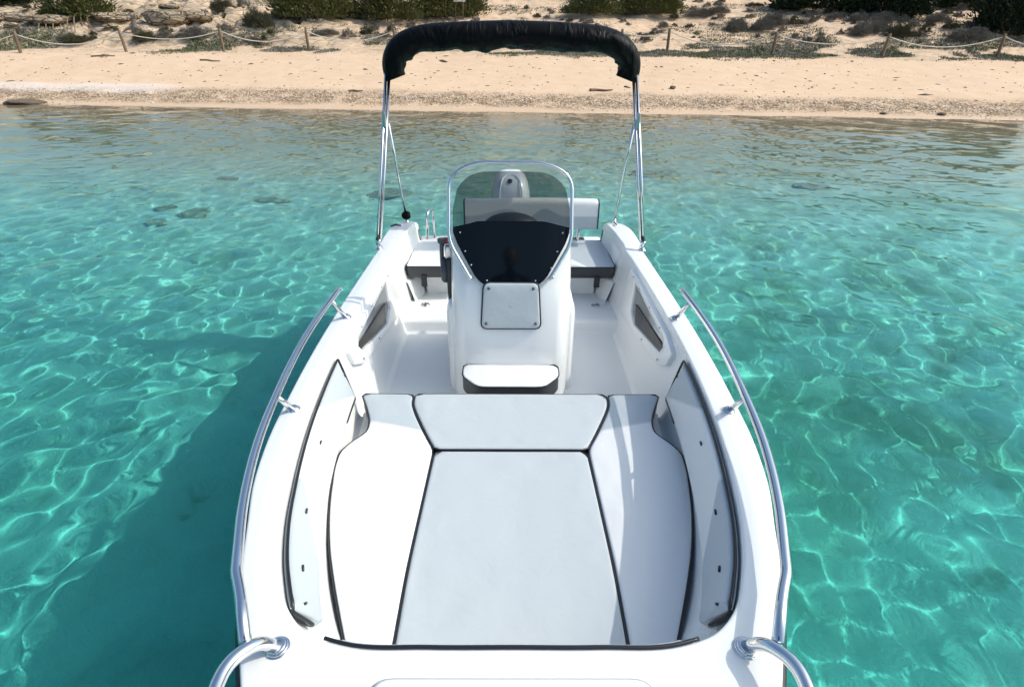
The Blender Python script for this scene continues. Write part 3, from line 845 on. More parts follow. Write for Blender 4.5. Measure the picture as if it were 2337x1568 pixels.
# ---- side pockets (frame moulding, silver back, dark panel)
def on_wall(s, y, z, off=0.0): return Vector((s * (wall_x(y, z) - off), y, z))
def wall_slab(name, s, pts, t0, t1, mat, parent, bevel=.006):
    ctr = [on_wall(s, y, z, t1) for y, z in pts]; bk = [on_wall(s, y, z, t0) for y, z in pts]
    mb = MB(); n = len(pts); mb.v = [tuple(p) for p in bk + ctr]
    F = [tuple(range(n, 2 * n)), tuple(range(n))[::-1]] + [(i, (i + 1) % n, n + (i + 1) % n, n + i) for i in range(n)]
    mb.f = F; mb.m = [0] * len(F)
    o = mb.build(name, mat, parent, bevel=bevel)
    bm = bmesh.new(); bm.from_mesh(o.data); bmesh.ops.recalc_face_normals(bm, faces=bm.faces); bm.to_mesh(o.data); bm.free()
    return o
for s in (-1, 1):
    outer = [(3.60, .655), (2.62, .672), (2.47, .645), (2.50, .555), (2.62, .490), (2.95, .43), (3.25, .375), (3.62, .33)]
    hole = [(3.44, .628), (2.66, .625), (2.625, .595), (2.66, .545), (3.21, .425), (3.36, .455)]
    pk = MB()
    A = [on_wall(s, y, z, .024) for y, z in outer]; A0 = [on_wall(s, y, z, -.02) for y, z in outer]
    H = [on_wall(s, y, z, .024) for y, z in hole]; H0 = [on_wall(s, y, z, .004) for y, z in hole]
    pr = {0: 0, 1: 1, 2: 2, 3: 3, 4: 3, 5: 4, 6: 4, 7: 5}
    pk.v = [tuple(p) for p in A0 + A + H + H0]; nA = len(A); nH = len(H)
    F = [(i, (i + 1) % nA, nA + (i + 1) % nA, nA + i) for i in range(nA)]
    for i in range(nA):
        j = (i + 1) % nA; a = 2 * nA + pr[i]; b = 2 * nA + pr[j]
        F.append((nA + i, nA + j, b, a) if a != b else (nA + i, nA + j, a))
    F += [(2 * nA + i, 2 * nA + (i + 1) % nH, 2 * nA + nH + (i + 1) % nH, 2 * nA + nH + i) for i in range(nH)]
    pk.f = F; pk.m = [0] * len(F)
    po = pk.build('side_pocket', M_gel, boat, bevel=.007, smooth=True)
    bm = bmesh.new(); bm.from_mesh(po.data); bmesh.ops.recalc_face_normals(bm, faces=bm.faces); bm.to_mesh(po.data); bm.free()
    wall_slab('pocket_back', s, [(3.45, .633), (2.65, .63), (2.615, .595), (2.65, .54), (3.21, .42), (3.37, .45)], .001, .005, M_silver, po, bevel=None)
    wall_slab('pocket_panel', s, [(3.31, .520), (2.655, .590), (2.64, .555), (2.675, .550), (3.205, .433)], .006, .016, M_pocket, po, bevel=.002)
    MB().tube([on_wall(s, 3.31, .522, .016), on_wall(s, 3.0, .556, .016), on_wall(s, 2.655, .592, .016)], .003, 6).build('pocket_edge', M_blackpipe, po)
    for y, z in ((3.48, .642), (3.28, .645), (3.0, .648), (2.74, .652), (2.97, .452), (2.63, .515)):
        p = on_wall(s, y, z, .026)
        MB().lathe([(.005, 0), (.005, .003), (.0, .004)], p, seg=8, rot=Matrix.Rotation(-s * math.pi / 2, 3, 'Y')).build('screw', M_greyp, po)

# ---- console
def cur(x): return .95 * max(0, abs(x) - .13) ** 2      # the screen is flat in the middle and bends back at the sides
def con_front(z): return float(np.interp(z, (.15, .44, .65, .88, 1.16, 1.25), (2.70, 2.705, 2.735, 2.79, 2.915, 2.955)))
rows = []
for z in (.14, .3, .44, .55, .66, .77, .88, .95, 1.02, 1.08, 1.13, 1.15):
    f = con_front(z); hw = .330 - .012 * max(0, .5 - z); cf = .245 if z < .9 else .245 + (z - .9) * .20
    e = max(0, (z - 1.12)) * .5
    pl = [(cf * .5, f - .004), (cf, f), (cf + (hw - cf) * .35, f + .018), (cf + (hw - cf) * .75, f + .06), (hw, f + .115), (hw, f + .3), (hw, 3.36), (hw - .03, 3.42), (hw - .1, 3.44)]
    if z > .86:
        k = min(1, (z - .86) / .06); zz_ = .88 if z < .88 else z
        pl = [(x * (1 - .25 * k) if q < 2 else x, (y * (1 - k) + k * (2.79 + (zz_ - .88) * .4245 + cur(x * (1 - .25 * k) if q < 2 else x) + .022)) if q < 4 else max(y, 2.79 + (zz_ - .88) * .4245 + cur(.33) + .03) if q == 4 else y) for q, (x, y) in enumerate(pl)]
    row = [Vector((x, y, z)) for x, y in pl] + [Vector((-x, y, z)) for x, y in pl[::-1]]
    if z > .9:
        for p in row: p.z -= max(0, p.y - f) * .34 * (z - .9) / .25
    rows.append(row)
mb = MB().grid(rows, close_u=True); b = len(mb.v) - len(rows[0])
mb.f.append(tuple(range(b, len(mb.v)))); mb.m.append(0)
console = mb.build('console', M_gel, boat, bevel=.010, sharp=46)
# wider foot of the console
rows = []
for sc, z in ((1.0, .145), (1.0, .66), (.985, .70), (.95, .715), (.8, .72)):
    pl = [(.30, 2.86), (.35, 2.875), (.368, 2.91), (.368, 3.3), (.368, 3.55), (.34, 3.58)]
    rows.append([Vector((x * sc, 3.2 + (y - 3.2) * sc, z)) for x, y in pl] + [Vector((-x * sc, 3.2 + (y - 3.2) * sc, z)) for x, y in pl[::-1]])
MB().grid(rows, close_u=True).build('console_foot', M_gel, console, bevel=.012, sharp=46)
# side seam grooves on the front chamfers
def cush_local(name, half_top, half_bot, z0, z1, off, th, mat, parent):
    """pad lying on the sloping console face: coordinates (x, z)"""
    def pt(x, z, o): 
        f = con_front(z); return Vector((x, f - .004 - o * .97, z + o * .22))
    P = round_poly([Vector((-half_bot, z0, 0)), Vector((half_bot, z0, 0)), Vector((half_top, z1, 0)), Vector((-half_top, z1, 0))], .03, 5)
    P = resample(P, 64, True); c = sum(P, Vector()) / len(P); rows = []
    for sc, o in ((1.0, 0), (1.0, th * .6), (.985, th * .9), (.955, th), (.88, th * 1.06), (.6, th * 1.2), (.3, th * 1.25), (.02, th * 1.25)):
        rows.append([pt(c.x + (p.x - c.x) * sc, c.y + (p.y - c.y) * sc, off + o) for p in P])
    mb = MB().grid(rows, close_u=True); 
    mb.tube([pt(c.x + (p.x - c.x) * 1.015, c.y + (p.y - c.y) * 1.015, off + th * .35) for p in P], .0055, 8, closed=True, mi=1)
    for x, z in ((-half_top + .026, z1 - .026), (half_top - .026, z1 - .026), (-half_bot + .026, z0 + .028), (half_bot - .026, z0 + .028)):
        p = pt(x, z, off + th * .98)
        mb.lathe([(.0085, -.004), (.0085, .003), (.0055, .004), (.005, .006), (.0, .0065)], p, seg=12, rot=Matrix.Rotation(R(75), 3, 'X'), mi=2)
    return mb.build(name, [mat, M_blackpipe, M_greyp], parent)
cush_local('hatch_cushion', .145, .160, .652, .893, .0, .016, M_vgrey, console)
# small moulded seat on the front
MB().add([(-.215, 2.72, .14), (.215, 2.72, .14), (.215, 2.52, .14), (-.215, 2.52, .14), (-.22, 2.72, .34), (.22, 2.72, .34), (.2, 2.50, .34), (-.2, 2.50, .34)],
         [(3, 2, 1, 0), (4, 5, 6, 7), (0, 1, 5, 4), (1, 2, 6, 5), (2, 3, 7, 6), (3, 0, 4, 7)]).build('seat_base', M_gel, console, bevel=.02)
seat_o = outl([(-.262, 2.702), (.262, 2.702), (.264, 2.585), (.178, 2.48), (-.178, 2.48), (-.264, 2.585)], [.012, .012, .03, .04, .04, .03])
cushion_obj('seat_cushion', seat_o, .438, .105, M_vwhite, console, r=.010, puff=.008, piping=True, rp=.004)
bpy.data.objects['seat_cushion'].children[0].parent = console      # keep three levels: boat > console > piping

# ---- windscreen
def scr(x, z, o=0.0): return Vector((x, 2.79 + (z - .88) * .4245 + cur(x) - o * .92, z + o * .39))
def scr_poly(name, pts, r, o, th, mat, parent, bev=.001):
    """sheet with the given (x, z) outline on the curved screen surface, with thickness"""
    P = round_poly([Vector((x, z, 0)) for x, z in pts], r, 6)
    zs = [p.y for p in P]; rows = []
    # scan rows between left and right boundaries
    N = 26; z0, z1 = min(zs), max(zs); n = len(P)
    def span(z):
        xs = []
        for i in range(n):
            a, b = P[i], P[(i + 1) % n]
            if (a.y - z) * (b.y - z) <= 0 and abs(a.y - b.y) > 1e-9:
                xs.append(a.x + (b.x - a.x) * (z - a.y) / (b.y - a.y))
        return (min(xs), max(xs)) if xs else (0, 0)
    return P
def screen_sheet(name, bound, z_of, mat, o, th, parent, nx=28, nz=14):
    """bound(x): (zlow, zhigh)"""
    xs = np.linspace(-.318, .318, nx); kx = .978; rows = []; back = []
    for x in xs:
        lo, hi = bound(abs(x))
        rows.append([scr(x * kx, lo + (hi - lo) * k / nz, o) for k in range(nz + 1)])
        back.append([scr(x * kx, lo + (hi - lo) * k / nz, o - th) for k in range(nz + 1)])
    mb = MB().grid(rows); mb.grid([r[::-1] for r in back])
    for a, b in ((rows, back),):
        mb.grid([[r[-1] for r in a], [r[-1] for r in b]]); mb.grid([[r[0] for r in b], [r[0] for r in a]])
        mb.grid([a[0][::-1], b[0][::-1]]); mb.grid([a[-1], b[-1]])
    return mb.build(name, mat, parent, sharp=40)
def b_dark(x):
    lo = float(np.interp(x, (0, .14, .165, .20, .315, .318), (.882, .882, .888, .925, 1.105, 1.125)))
    hi = float(np.interp(x, (0, .17, .19, .318), (1.190, 1.190, 1.187, 1.152)))
    return lo, hi
def b_top(x):
    lo = b_dark(x)[1] + .001
    hi = float(np.interp(x, (0, .15, .19, .23, .265, .29, .305, .314, .318), (1.424, 1.422, 1.414, 1.398, 1.372, 1.342, 1.31, 1.275, 1.24)))
    return lo, hi
screen = screen_sheet('windscreen', b_top, None, M_screen, .012, .005, boat)
panel = screen_sheet('dark_panel', b_dark, None, M_panel, .012, .012, screen)
rot_s = Matrix.Rotation(R(67), 3, 'X')
for x, z in ((-.272, 1.128), (.272, 1.128), (-.213, .975), (.213, .962), (-.129, .902), (.129, .902), (-.245, 1.04), (.245, 1.04)):
    MB().lathe([(.0048, 0), (.0048, .002), (.003, .0035), (0, .0035)], scr(x, z, .0125), seg=12, rot=rot_s).build('screw', M_dull, screen)
hoop = [(-.212, .905), (-.222, .918), (-.334, 1.085), (-.332, 1.395), (-.195, 1.462), (.195, 1.462), (.332, 1.395), (.334, 1.085), (.222, .918), (.212, .905)]
hp = [scr(x * .972 - .006, z, .030) - Vector((0, cur(x) * .5, 0)) for x, z in hoop]
hp = round_path(hp, [0, .01, .06, .11, .09, .09, .11, .06, .01, 0], 8)
MB().tube(hp, .0092, 14).build('grab_rail', M_steel, screen)
for s in (-1, 1):
    MB().tube([scr(s * .218, .914, .036), scr(s * .225, .93, .0)], .009, 10).build('rail_foot', M_steel, screen)

# ---- steering wheel and dash
wm = MB(); C0 = Vector((0, 3.50, .82)); rotw = Matrix.Rotation(R(62), 3, 'X')
wm.tube([C0 + rotw @ Vector((.18 * math.cos(a), .18 * math.sin(a), 0)) for a in np.linspace(0, 2 * math.pi, 40, endpoint=False)], .015, 10, closed=True)
for a in (.5, 2.64, 4.71): wm.tube([C0 + rotw @ Vector((.02 * math.cos(a), .02 * math.sin(a), -.02)), C0 + rotw @ Vector((.175 * math.cos(a), .175 * math.sin(a), 0))], .010, 8)
wm.lathe([(.045, -.03), (.045, -.01), (.03, 0), (0, .002)], C0, seg=20, rot=rotw); wm.tube([C0, C0 + rotw @ Vector((0, 0, -.12))], .02, 10)
wm.build('steering_wheel', M_blackp, boat)

hood = MB(); rows_ = []
for i in range(10):
    a = i / 9 * math.pi / 2; rows_.append([Vector((.165 * math.cos(a) * math.cos(t), 3.14 + .10 * math.cos(a) * math.sin(t), 1.085 + .085 * math.sin(a))) for t in np.linspace(0, 6.283, 32, endpoint=False)])
hood.grid(rows_, close_u=True); hood.build('dash_hood', M_blackp, console)
# ---- throttle box on the console's side
thr = MB().prism([(-.334, 2.98, .95), (-.334, 3.14, .95), (-.334, 3.14, .76), (-.334, 3.10, .64), (-.334, 3.0, .64), (-.334, 2.97, .76)], (-.030, 0, 0)).build('throttle_control', M_blackp, boat, bevel=.008)
hubm = MB(); rx = Matrix.Rotation(-math.pi / 2, 3, 'Y')
hubm.lathe([(.075, 0), (.075, .022), (.066, .034), (.03, .037), (0, .037)], (-.364, 3.05, .862), seg=28, rot=rx); hubm.build('hub', M_greyp, thr)
lv = MB(); lv.tube([(-.392, 3.05, .865), (-.394, 3.045, .94), (-.392, 3.04, 1.0), (-.386, 3.035, 1.030)], [.014, .012, .012, .015], 10)
lv.tube([(-.410, 3.035, 1.038), (-.400, 3.035, 1.040), (-.362, 3.035, 1.042)], [.014, .0185, .0185], 12); lv.build('lever', M_greyp, thr)
MB().tube([(-.362, 3.035, 1.042), (-.338, 3.035, 1.042)], .0175, 12).build('trim_switch', M_red, thr)
MB().box((-.352, 3.03, .983), (.018, .03, .036)).build('bracket', M_dull, thr, bevel=.006)

# ---- stern: bench, seats, backrest, transom deck
bench = MB(); bench.box((0, 4.345, .30), (.665, .255, .125)); bench.box((0, 4.75, .225), (.80, .12, .225))
bench = bench.build('stern_bench', M_gel, boat, bevel=.02)
MB().box((0, 4.076, .392), (.63, .012, .022)).build('locker_edge', M_gel, bench, bevel=.006)
for s, mat in ((-1, M_vwhite), (1, M_vstern)):
    o = outl([(s * .30, 3.975), (s * .785, 3.975), (s * .775, 4.58), (s * .30, 4.58)], [.01, .02, .03, .01])
    cu = cushion_obj('stern_cushion', o, .515, .095, mat, boat, r=.010, puff=.006, rp=.0045, label='white cushion with charcoal front' if s < 0 else 'light grey and white cushion with charcoal front')
    MB().box((s * .655, 3.968, .395), (.022, .004, .045)).box((s * .655, 3.962, .363), (.016, .005, .009)).build('latch', M_blackp, cu, bevel=.002)
# backrest: rounded slab on two steel arms
def slab(name, x0, x1, y, z0, z1, t, mat, parent, lean=0.0):
    P = round_poly([Vector((y - t / 2, z0, 0)), Vector((y + t / 2, z0, 0)), Vector((y + t / 2 * .8, z1, 0)), Vector((y - t / 2 * .8, z1, 0))], [.02, .03, .045, .045], 6)
    mb = MB(); rows = []; c = sum(P, Vector()) / len(P)
    xs = [x0, x0 + .004, x0 + .012] + list(np.linspace(x0 + .03, x1 - .03, 14)) + [x1 - .012, x1 - .004, x1]
    for k, x in enumerate(xs):
        e = min(x - x0, x1 - x); sc = 1 - .07 * (1 - min(1, e / .03)) ** 2
        rows.append([Vector((x, c.x + (p.x - c.x) * sc + lean * (p.y - z0), c.y + (p.y - c.y) * sc + .004 * math.sin(x * 6))) for p in P])
    mb.grid(rows, close_u=True); n = len(P); b = len(mb.v)
    mb.f.append(tuple(range(n))[::-1]); mb.m.append(0); mb.f.append(tuple(range(b - n, b))); mb.m.append(0)
    o = mb.build(name, mat, parent, sharp=60)
    for r in (rows[1], rows[-2]): MB().tube(r, .006, 6, closed=True).build('piping', M_blackpipe, o)
    return o
br = slab('backrest', -.372, .700, 4.46, .665, .895, .13, M_vback, boat)
for x in (-.26, .56): MB().tube(round_path([(x, 4.46, .72), (x, 4.52, .62), (x, 4.60, .42)], .05), .012, 10).build('support_arm', M_steel, br)
# swim step pad with a grid, stern grab loop, cleats
pad = MB()
for i in range(6):
    for j in range(5): pad.box((.50 + i * .026, 4.70 + j * .026, .4555), (.0115, .0115, .005))
pad.box((.565, 4.752, .4505), (.085, .07, .003)); pad.build('step_pad', M_rub, boat)
MB().tube(round_path([(-.712, 4.655, .445), (-.705, 4.665, .715), (-.672, 4.80, .715), (-.668, 4.81, .445)], .055, 8), .0115, 12).build('grab_loop', M_steel, boat)
for s in (-1, 1):
    cl_ = MB().tube([(s * .865, 4.345, .706), (s * .905, 4.335, .716), (s * .945, 4.325, .706)], [.006, .009, .006], 8) if s < 0 else MB().tube([(s * .845, 4.46, .70), (s * .845, 4.40, .706)], .006, 8)
    cl_.build('cleat', M_blackp, boat)

# ---- outboard motor
mo = MB(); rows = []
for z, hx, hy, y in ((.40, .140, .19, 5.06), (.44, .158, .215, 5.07), (.56, .168, .235, 5.08), (.70, .172, .245, 5.08), (.80, .167, .243, 5.08), (.87, .152, .228, 5.085), (.92, .126, .195, 5.09), (.948, .092, .15, 5.10), (.960, .05, .085, 5.10)):
    row = []
    for k in range(40):
        a = 2 * math.pi * k / 40; c, s_ = math.cos(a), math.sin(a); e = .62
        row.append(Vector((hx * math.copysign(abs(c) ** e, c), y + hy * math.copysign(abs(s_) ** e, s_), z)))
    rows.append(row)
mo.grid(rows, close_u=True); b = len(mo.v); mo.f.append(tuple(range(b - 40, b))); mo.m.append(0)
M_cowl = simple_mat('silver_blue_paint', (.78, .82, .88), .28, metal=.10, coat=.4)
motor = thing('outboard_motor', None, None); motor.parent = boat
cowl = mo.build('cowling', M_cowl, motor, sharp=60)
for s in (-1, 1):
    path = spline([(s * .112, 4.835, .42), (s * .108, 4.826, .62), (s * .100, 4.835, .78), (s * .086, 4.868, .895), (s * .066, 4.925, .943), (s * .03, 4.965, .958), (0, 4.975, .9605)], 40)
    MB().tube(path, [.007] * 30 + list(np.linspace(.007, .003, 10)), 8).build('cowling_ridge', M_cowl, motor)
    MB().tube([(s * .1655, 4.92, .77), (s * .168, 4.905, .735), (s * .169, 4.92, .70)], .004, 6).tube([(s * .167, 4.955, .765), (s * .1695, 4.95, .70)], .004, 6).tube([(s * .168, 4.925, .738), (s * .169, 4.953, .736)], .0035, 6).build('cowling_emblem', M_blackp, motor)
MB().tube([(.1745 * math.copysign(abs(math.cos(a)) ** .62, math.cos(a)), 5.08 + .2475 * math.copysign(abs(math.sin(a)) ** .62, math.sin(a)), .64) for a in np.linspace(0, 6.283, 48, endpoint=False)], .004, 6, closed=True).build('cowling_seam', M_blackp, motor)
MB().lathe([(.021, 0), (.021, .006), (.015, .008), (0, .008)], (-.006, 4.897, .924), seg=20, rot=Matrix.Rotation(R(38), 3, 'X')).build('cowling_badge', simple_mat('navy_badge', (.02, .03, .07), .3), motor)
lg = MB(); rows = []
for z, hx, hy, y in ((.40, .10, .14, 5.06), (.2, .07, .10, 5.06), (-.1, .05, .09, 5.08), (-.38, .035, .085, 5.09), (-.42, .05, .17, 5.09), (-.50, .045, .16, 5.09), (-.52, .015, .07, 5.09), (-.68, .008, .04, 5.10)):
    rows.append([Vector((hx * math.cos(2 * math.pi * k / 20), y + hy * math.sin(2 * math.pi * k / 20), z)) for k in range(20)])
lg.grid(rows, close_u=True); lg.build('motor_leg', M_cowl, motor)
MB().box((0, 4.90, .30), (.09, .06, .16)).build('clamp_bracket', M_blackp, motor, bevel=.015)

# ---- bow rails and pulpit
rail_c = [(.912, 2.77, .868), (.920, 2.62, .868), (.929, 2.228, .864), (.899, 1.795, .86), (.861, 1.508, .86), (.79, 1.208, .86), (.7255, 1.015, .86), (.715, .985, .86), (.680, .925, .858), (.613, .792, .855)]
rail_c = [(x * .988, y * .988, z + .015) for x, y, z in rail_c[:-1]] + [(.607, .785, .872)]
for s in (-1, 1):
    pts = spline(rail_c[:7], 60) + round_path(rail_c[6:], .03, 4)[1:]
    pts = [Vector((s * p.x, p.y, p.z)) for p in pts]
    rail = MB().tube(pts, [.010] + [.0145] * (len(pts) - 1), 16).build('bow_rail', M_steel, boat)
    pul = round_path([(.560, .818, .806), (.583, .795, .862), (.622, .735, .884), (.622, .66, .887), (.565, .46, .885), (.39, .08, .895), (.25, -.16, .90), (.20, -.20, .86), (.18, -.16, .822)], [0, .04, .05, .06, .1, .1, .05, .03, 0], 8)
    MB().tube([Vector((s * p.x, p.y, p.z)) for p in pul], .0155, 16).build('pulpit', M_steel, rail)
    fl = MB()
    for k, (r_, h_) in enumerate(((.030, .004), (.026, .009), (.021, .014))):
        fl.lathe([(r_, 0), (r_, h_), (r_ - .002, h_ + .001), (0, h_ + .001)], (s * .560, .818, .7985), seg=24)
    fl.build('flange', M_steel, rail)
    for (bx, by), (tx, ty) in (((.885, 2.715), (.912, 2.60)), ((.868, 1.835), (.885, 1.755))):
        zb = sheer(by) + .002
        MB().tube([(s * bx, by, zb), (s * tx, ty, .872)], .0115, 12).build('stanchion', M_steel, rail)
        MB().lathe([(.027, 0), (.027, .004), (.020, .009), (.013, .016), (0, .016)], (s * bx, by, zb), seg=20).build('flange', M_steel, rail)

# ---- folded bimini in its boot
bim = thing('bimini_canopy', None, None); bim.parent = boat
def arch(scale=1.0):
    D = [(905, 180), (902, 160), (904, 135), (915, 110), (938, 92), (975, 82), (1030, 79), (1100, 79), (1168.5, 79)]
    L = [at_y(u, v, 4.43) for u, v in D]
    L = [Vector((-(abs(p.x)), p.y, p.z)) for p in L]; L[-1].x = 0
    return L + [mx(p) for p in L[-2::-1]]
ap = [(-.818, 1.757), (-.831, 1.80), (-.830, 1.85), (-.808, 1.905), (-.752, 1.957), (-.672, 1.990), (-.565, 2.009), (-.42, 2.019), (-.22, 2.026), (0, 2.030)]
ARCH = [Vector((x, 4.43 + .012 * math.sin(x * 5), z)) for x, z in ap]; ARCH = ARCH + [mx(p) for p in ARCH[-2::-1]]
path = spline(ARCH, 130)
rows = []; nseg = 34
for i, p in enumerate(path):
    a = path[max(i - 1, 0)]; b = path[min(i + 1, len(path) - 1)]; T = (b - a).normalized(); Yv = Vector((0, 1, 0)); Nn = T.cross(Yv).normalized() * -1
    f = i / (len(path) - 1); e = min(f, 1 - f) * len(path)
    rz = .087 - .017 * math.exp(-e / 14); ry = .118 - .03 * math.exp(-e / 6)
    row = []
    for k in range(nseg):
        t = 2 * math.pi * k / nseg
        c, s_ = math.cos(t), math.sin(t)
        # soft creases running diagonally over the cloth, sharper on the crown
        cr = .013 * float(vnoise(np.array(f * 13.0 + .5 * s_), np.array(s_ * 1.3 + c * .8 + 4), 61)) + .008 * float(vnoise(np.array(f * 31.0 - 1.6 * s_), np.array(s_ * 1.6 + c + 9), 62)) * (.5 + .7 * max(0, s_))
        rdg = 1 - abs(float(vnoise(np.array(f * 17.0 + 1.1 * s_ + .6 * c), np.array(s_ * .9 + 2), 63))) * 2.2
        cr += .010 * max(0, rdg) ** 2 * (1 if s_ > -.3 else .3)
        cr *= 1 - .94 * min(1, max(0, .25 - s_ * 1.3))
        sag = -.006 * max(0, -s_)
        row.append(p + Nn * ((rz + cr) * s_ * (1 if s_ > 0 else .96) + sag) + Yv * ((ry + cr) * c))
    rows.append(row)
# gathered ends
for end, sgn in ((0, -1), (-1, 1)):
    pass
mb = MB().grid(rows, close_u=True)
for base, row in ((0, rows[0]), (len(mb.v) - nseg, rows[-1])):
    c = sum(row, Vector()) / nseg; inner = [c + (p - c) * .80 + Vector((0, 0, .02)) for p in row]
    n0 = len(mb.v); mb.v += [tuple(p) for p in inner]
    for k in range(nseg):
        q = (base + k, base + (k + 1) % nseg, n0 + (k + 1) % nseg, n0 + k); mb.f.append(q if base else q[::-1]); mb.m.append(0)
    mb.f.append(tuple(range(n0, n0 + nseg))); mb.m.append(0)
mb.build('canopy_cover', M_canvas, bim, sharp=70)
for s in (-1, 1):
    for dx, dy, dz in ((0, 0, 0), (-.023, .006, 0)):
        MB().tube([(s * (.957 + dx * .8), 3.905 + dy, .745), (s * (.925 + dx), 4.10 + dy, 1.18), (s * (.878 + dx), 4.40 + dy, 1.83)], .0108, 12).build('pole', M_steel, bim)
    MB().tube([(s * .872, 4.26, 1.475), (s * .846, 4.50, .715)], .0095, 10).build('strut', M_steel, bim)
    MB().box((s * .880, 4.262, 1.475), (.012, .02, .022)).box((s * .892, 4.232, 1.51), (.012, .016, .05)).build('hinge', M_dull, bim, bevel=.004)
    mt = MB(); mt.lathe([(.030, 0), (.030, .005), (.020, .010), (.012, .03), (.012, .05), (0, .05)], (s * .953, 3.90, .673), seg=16)
    mt.box((s * .953, 3.90, .725), (.016, .010, .020)); mt.tube([(s * .935, 3.90, .735), (s * .972, 3.90, .735)], .006, 8)
    mt.tube([(s * .94 + .014 * math.cos(a), 3.885, .70 + .018 * math.sin(a)) for a in np.linspace(0, 6.283, 12, endpoint=False)], .003, 6, closed=True)
    mt.build('deck_mount', M_steel, bim)
    MB().lathe([(.016, 0), (.017, .012), (.012, .016), (0, .016)], (s * .954, 3.904, .742), seg=12).build('mount_cap', M_blackp, bim)
    m2 = MB(); m2.lathe([(.022, 0), (.022, .004), (.012, .012), (.011, .03), (0, .03)], (s * .846, 4.50, .688), seg=14); m2.build('deck_mount', M_steel, bim)
k_ = MB(); rows = []
for i in range(9):
    a = math.pi * i / 8; r_ = .036 * math.sin(a) + .001
    rows.append([Vector((-.846 + r_ * math.cos(t) * (1 + .12 * math.sin(3 * t + i)), 4.50 + r_ * math.sin(t), .742 - .034 * math.cos(a))) for t in np.linspace(0, 6.283, 14, endpoint=False)])
k_.grid(rows, close_u=True).build('strut_pouch', M_canvas, bim)
# ================================================================== shore: fence, sign, bushes, shrubs, stones
def leaf_mat(name, c1, c2, c3, scale=1.3):
    t = NT(name); o = t.objc(); g = t.geo()
    n = t.noise(scale, 3, .6, o); r = g.outputs['Random Per Island']
    c = t.mix(t.smooth(n, .35, .7), rgb(*c1), rgb(*c2)); c = t.mix(t.math('MULTIPLY', r, .6), c, rgb(*c3))
    info = t.node('ShaderNodeObjectInfo')
    c = t.mix(t.math('MULTIPLY', info.outputs['Random'], .35), c, t.mix(.5, rgb(*c3), rgb(*[x * .6 for x in c1])))
    t.principled(**{'Base Color': c, 'Roughness': .65, 'Specular IOR Level': .25})
    return t.m
M_green = leaf_mat('olive_foliage', (.072, .092, .022), (.15, .165, .042), (.13, .12, .055))
M_dark = leaf_mat('dark_pine_foliage', (.016, .030, .012), (.034, .056, .020), (.022, .034, .014))
M_grey = leaf_mat('grey_dry_foliage', (.17, .155, .135), (.26, .245, .215), (.20, .165, .125), 3)
M_brown = leaf_mat('brown_dry_foliage', (.095, .078, .050), (.15, .13, .075), (.085, .095, .045), 3)
M_herb = leaf_mat('green_herb', (.070, .095, .035), (.12, .15, .06), (.15, .14, .09), 2)
M_twig = simple_mat('grey_twigs', (.19, .16, .13), .8, var=.3)
M_wood = simple_mat('weathered_wood', (.20, .135, .085), .8, var=.35, varscale=14, bump=(40, .4, .01))
M_rope = simple_mat('pale_rope', (.74, .68, .58), .8, bump=(120, .5, .004))
M_rockd = simple_mat('dark_rock', (.16, .12, .085), .85, var=.4, varscale=5, bump=(9, .7, .05))
def rockp_mat():
    t = NT('pale_rock'); P = t.geo().outputs['Position']
    mp = t.node('ShaderNodeMapping'); mp.inputs['Scale'].default_value = (.9, 1.6, 3.4); t.link(P, mp.inputs[0])
    st = t.noise(1.7, 8, .7, mp.outputs[0], 1.0); cr = t.voro(1.9, mp.outputs[0], 'DISTANCE_TO_EDGE'); pit = t.noise(9, 5, .7, P)
    c = t.mix(t.smooth(st, .36, .66), rgb(.38, .28, .18), rgb(.64, .51, .37)); c = t.mix(t.math('MULTIPLY', t.smooth(pit, .56, .7), .6), c, rgb(.22, .16, .11))
    c = t.mix(t.math('SUBTRACT', 1.0, t.smooth(cr, .0, .07)), c, rgb(.13, .095, .06))
    h = t.math('ADD', t.math('MULTIPLY', st, 1.5), t.math('ADD', t.math('MULTIPLY', pit, -.6), t.math('MULTIPLY', t.smooth(cr, 0, .12), .8)))
    t.principled(**{'Base Color': c, 'Roughness': .92, 'Specular IOR Level': .2, 'Normal': t.bump(h, 1.0, .16)}); return t.m
M_rockp = rockp_mat()
M_bedrock = simple_mat('weedy_rock', (.36, .26, .16), .9, var=.45, varscale=4, bump=(8, .6, .04))

def leaves(n, W, H, D, size, seed, clumps, aspect=.35, up=.5, hollow=.55, base=.05):
    """many leaf-sized faces in clumps over a dome W x D x H"""
    r = np.random.default_rng(seed); V = []; F = []
    cc = []
    for k in range(clumps):
        th = r.uniform(0, 2 * math.pi); ph = math.acos(r.uniform(-.05, 1)); rad = r.uniform(hollow, 1.0) * r.uniform(.8, 1.08)
        cc.append((math.cos(th) * math.sin(ph) * rad, math.sin(th) * math.sin(ph) * rad, max(0.02, math.cos(ph) * rad), r.uniform(.10, .26)))
    for i in range(n):
        c = cc[r.integers(clumps)]
        g = r.normal(0, 1, 3) * c[3] * .55
        p = np.array([(c[0] + g[0]) * W / 2, (c[1] + g[1]) * D / 2, max(base, (c[2] + g[2]) * H)])
        d = np.array([c[0] + g[0] * 2, c[1] + g[1] * 2, c[2] * .6 + up]) + r.normal(0, .45, 3); d /= np.linalg.norm(d) + 1e-6
        s = r.normal(0, 1, 3); s -= d * s.dot(d); s /= np.linalg.norm(s) + 1e-6
        L = size * r.uniform(.6, 1.4); w_ = L * aspect
        b = len(V); q = np.cross(d, s) * w_ * .25
        V += [p - s * w_ * .4, p + s * w_ * .4, p + d * L * .55 + s * w_ * .5 + q, p + d * L, p + d * L * .55 - s * w_ * .5 + q]
        F.append((b, b + 1, b + 2, b + 3, b + 4))
    return V, F
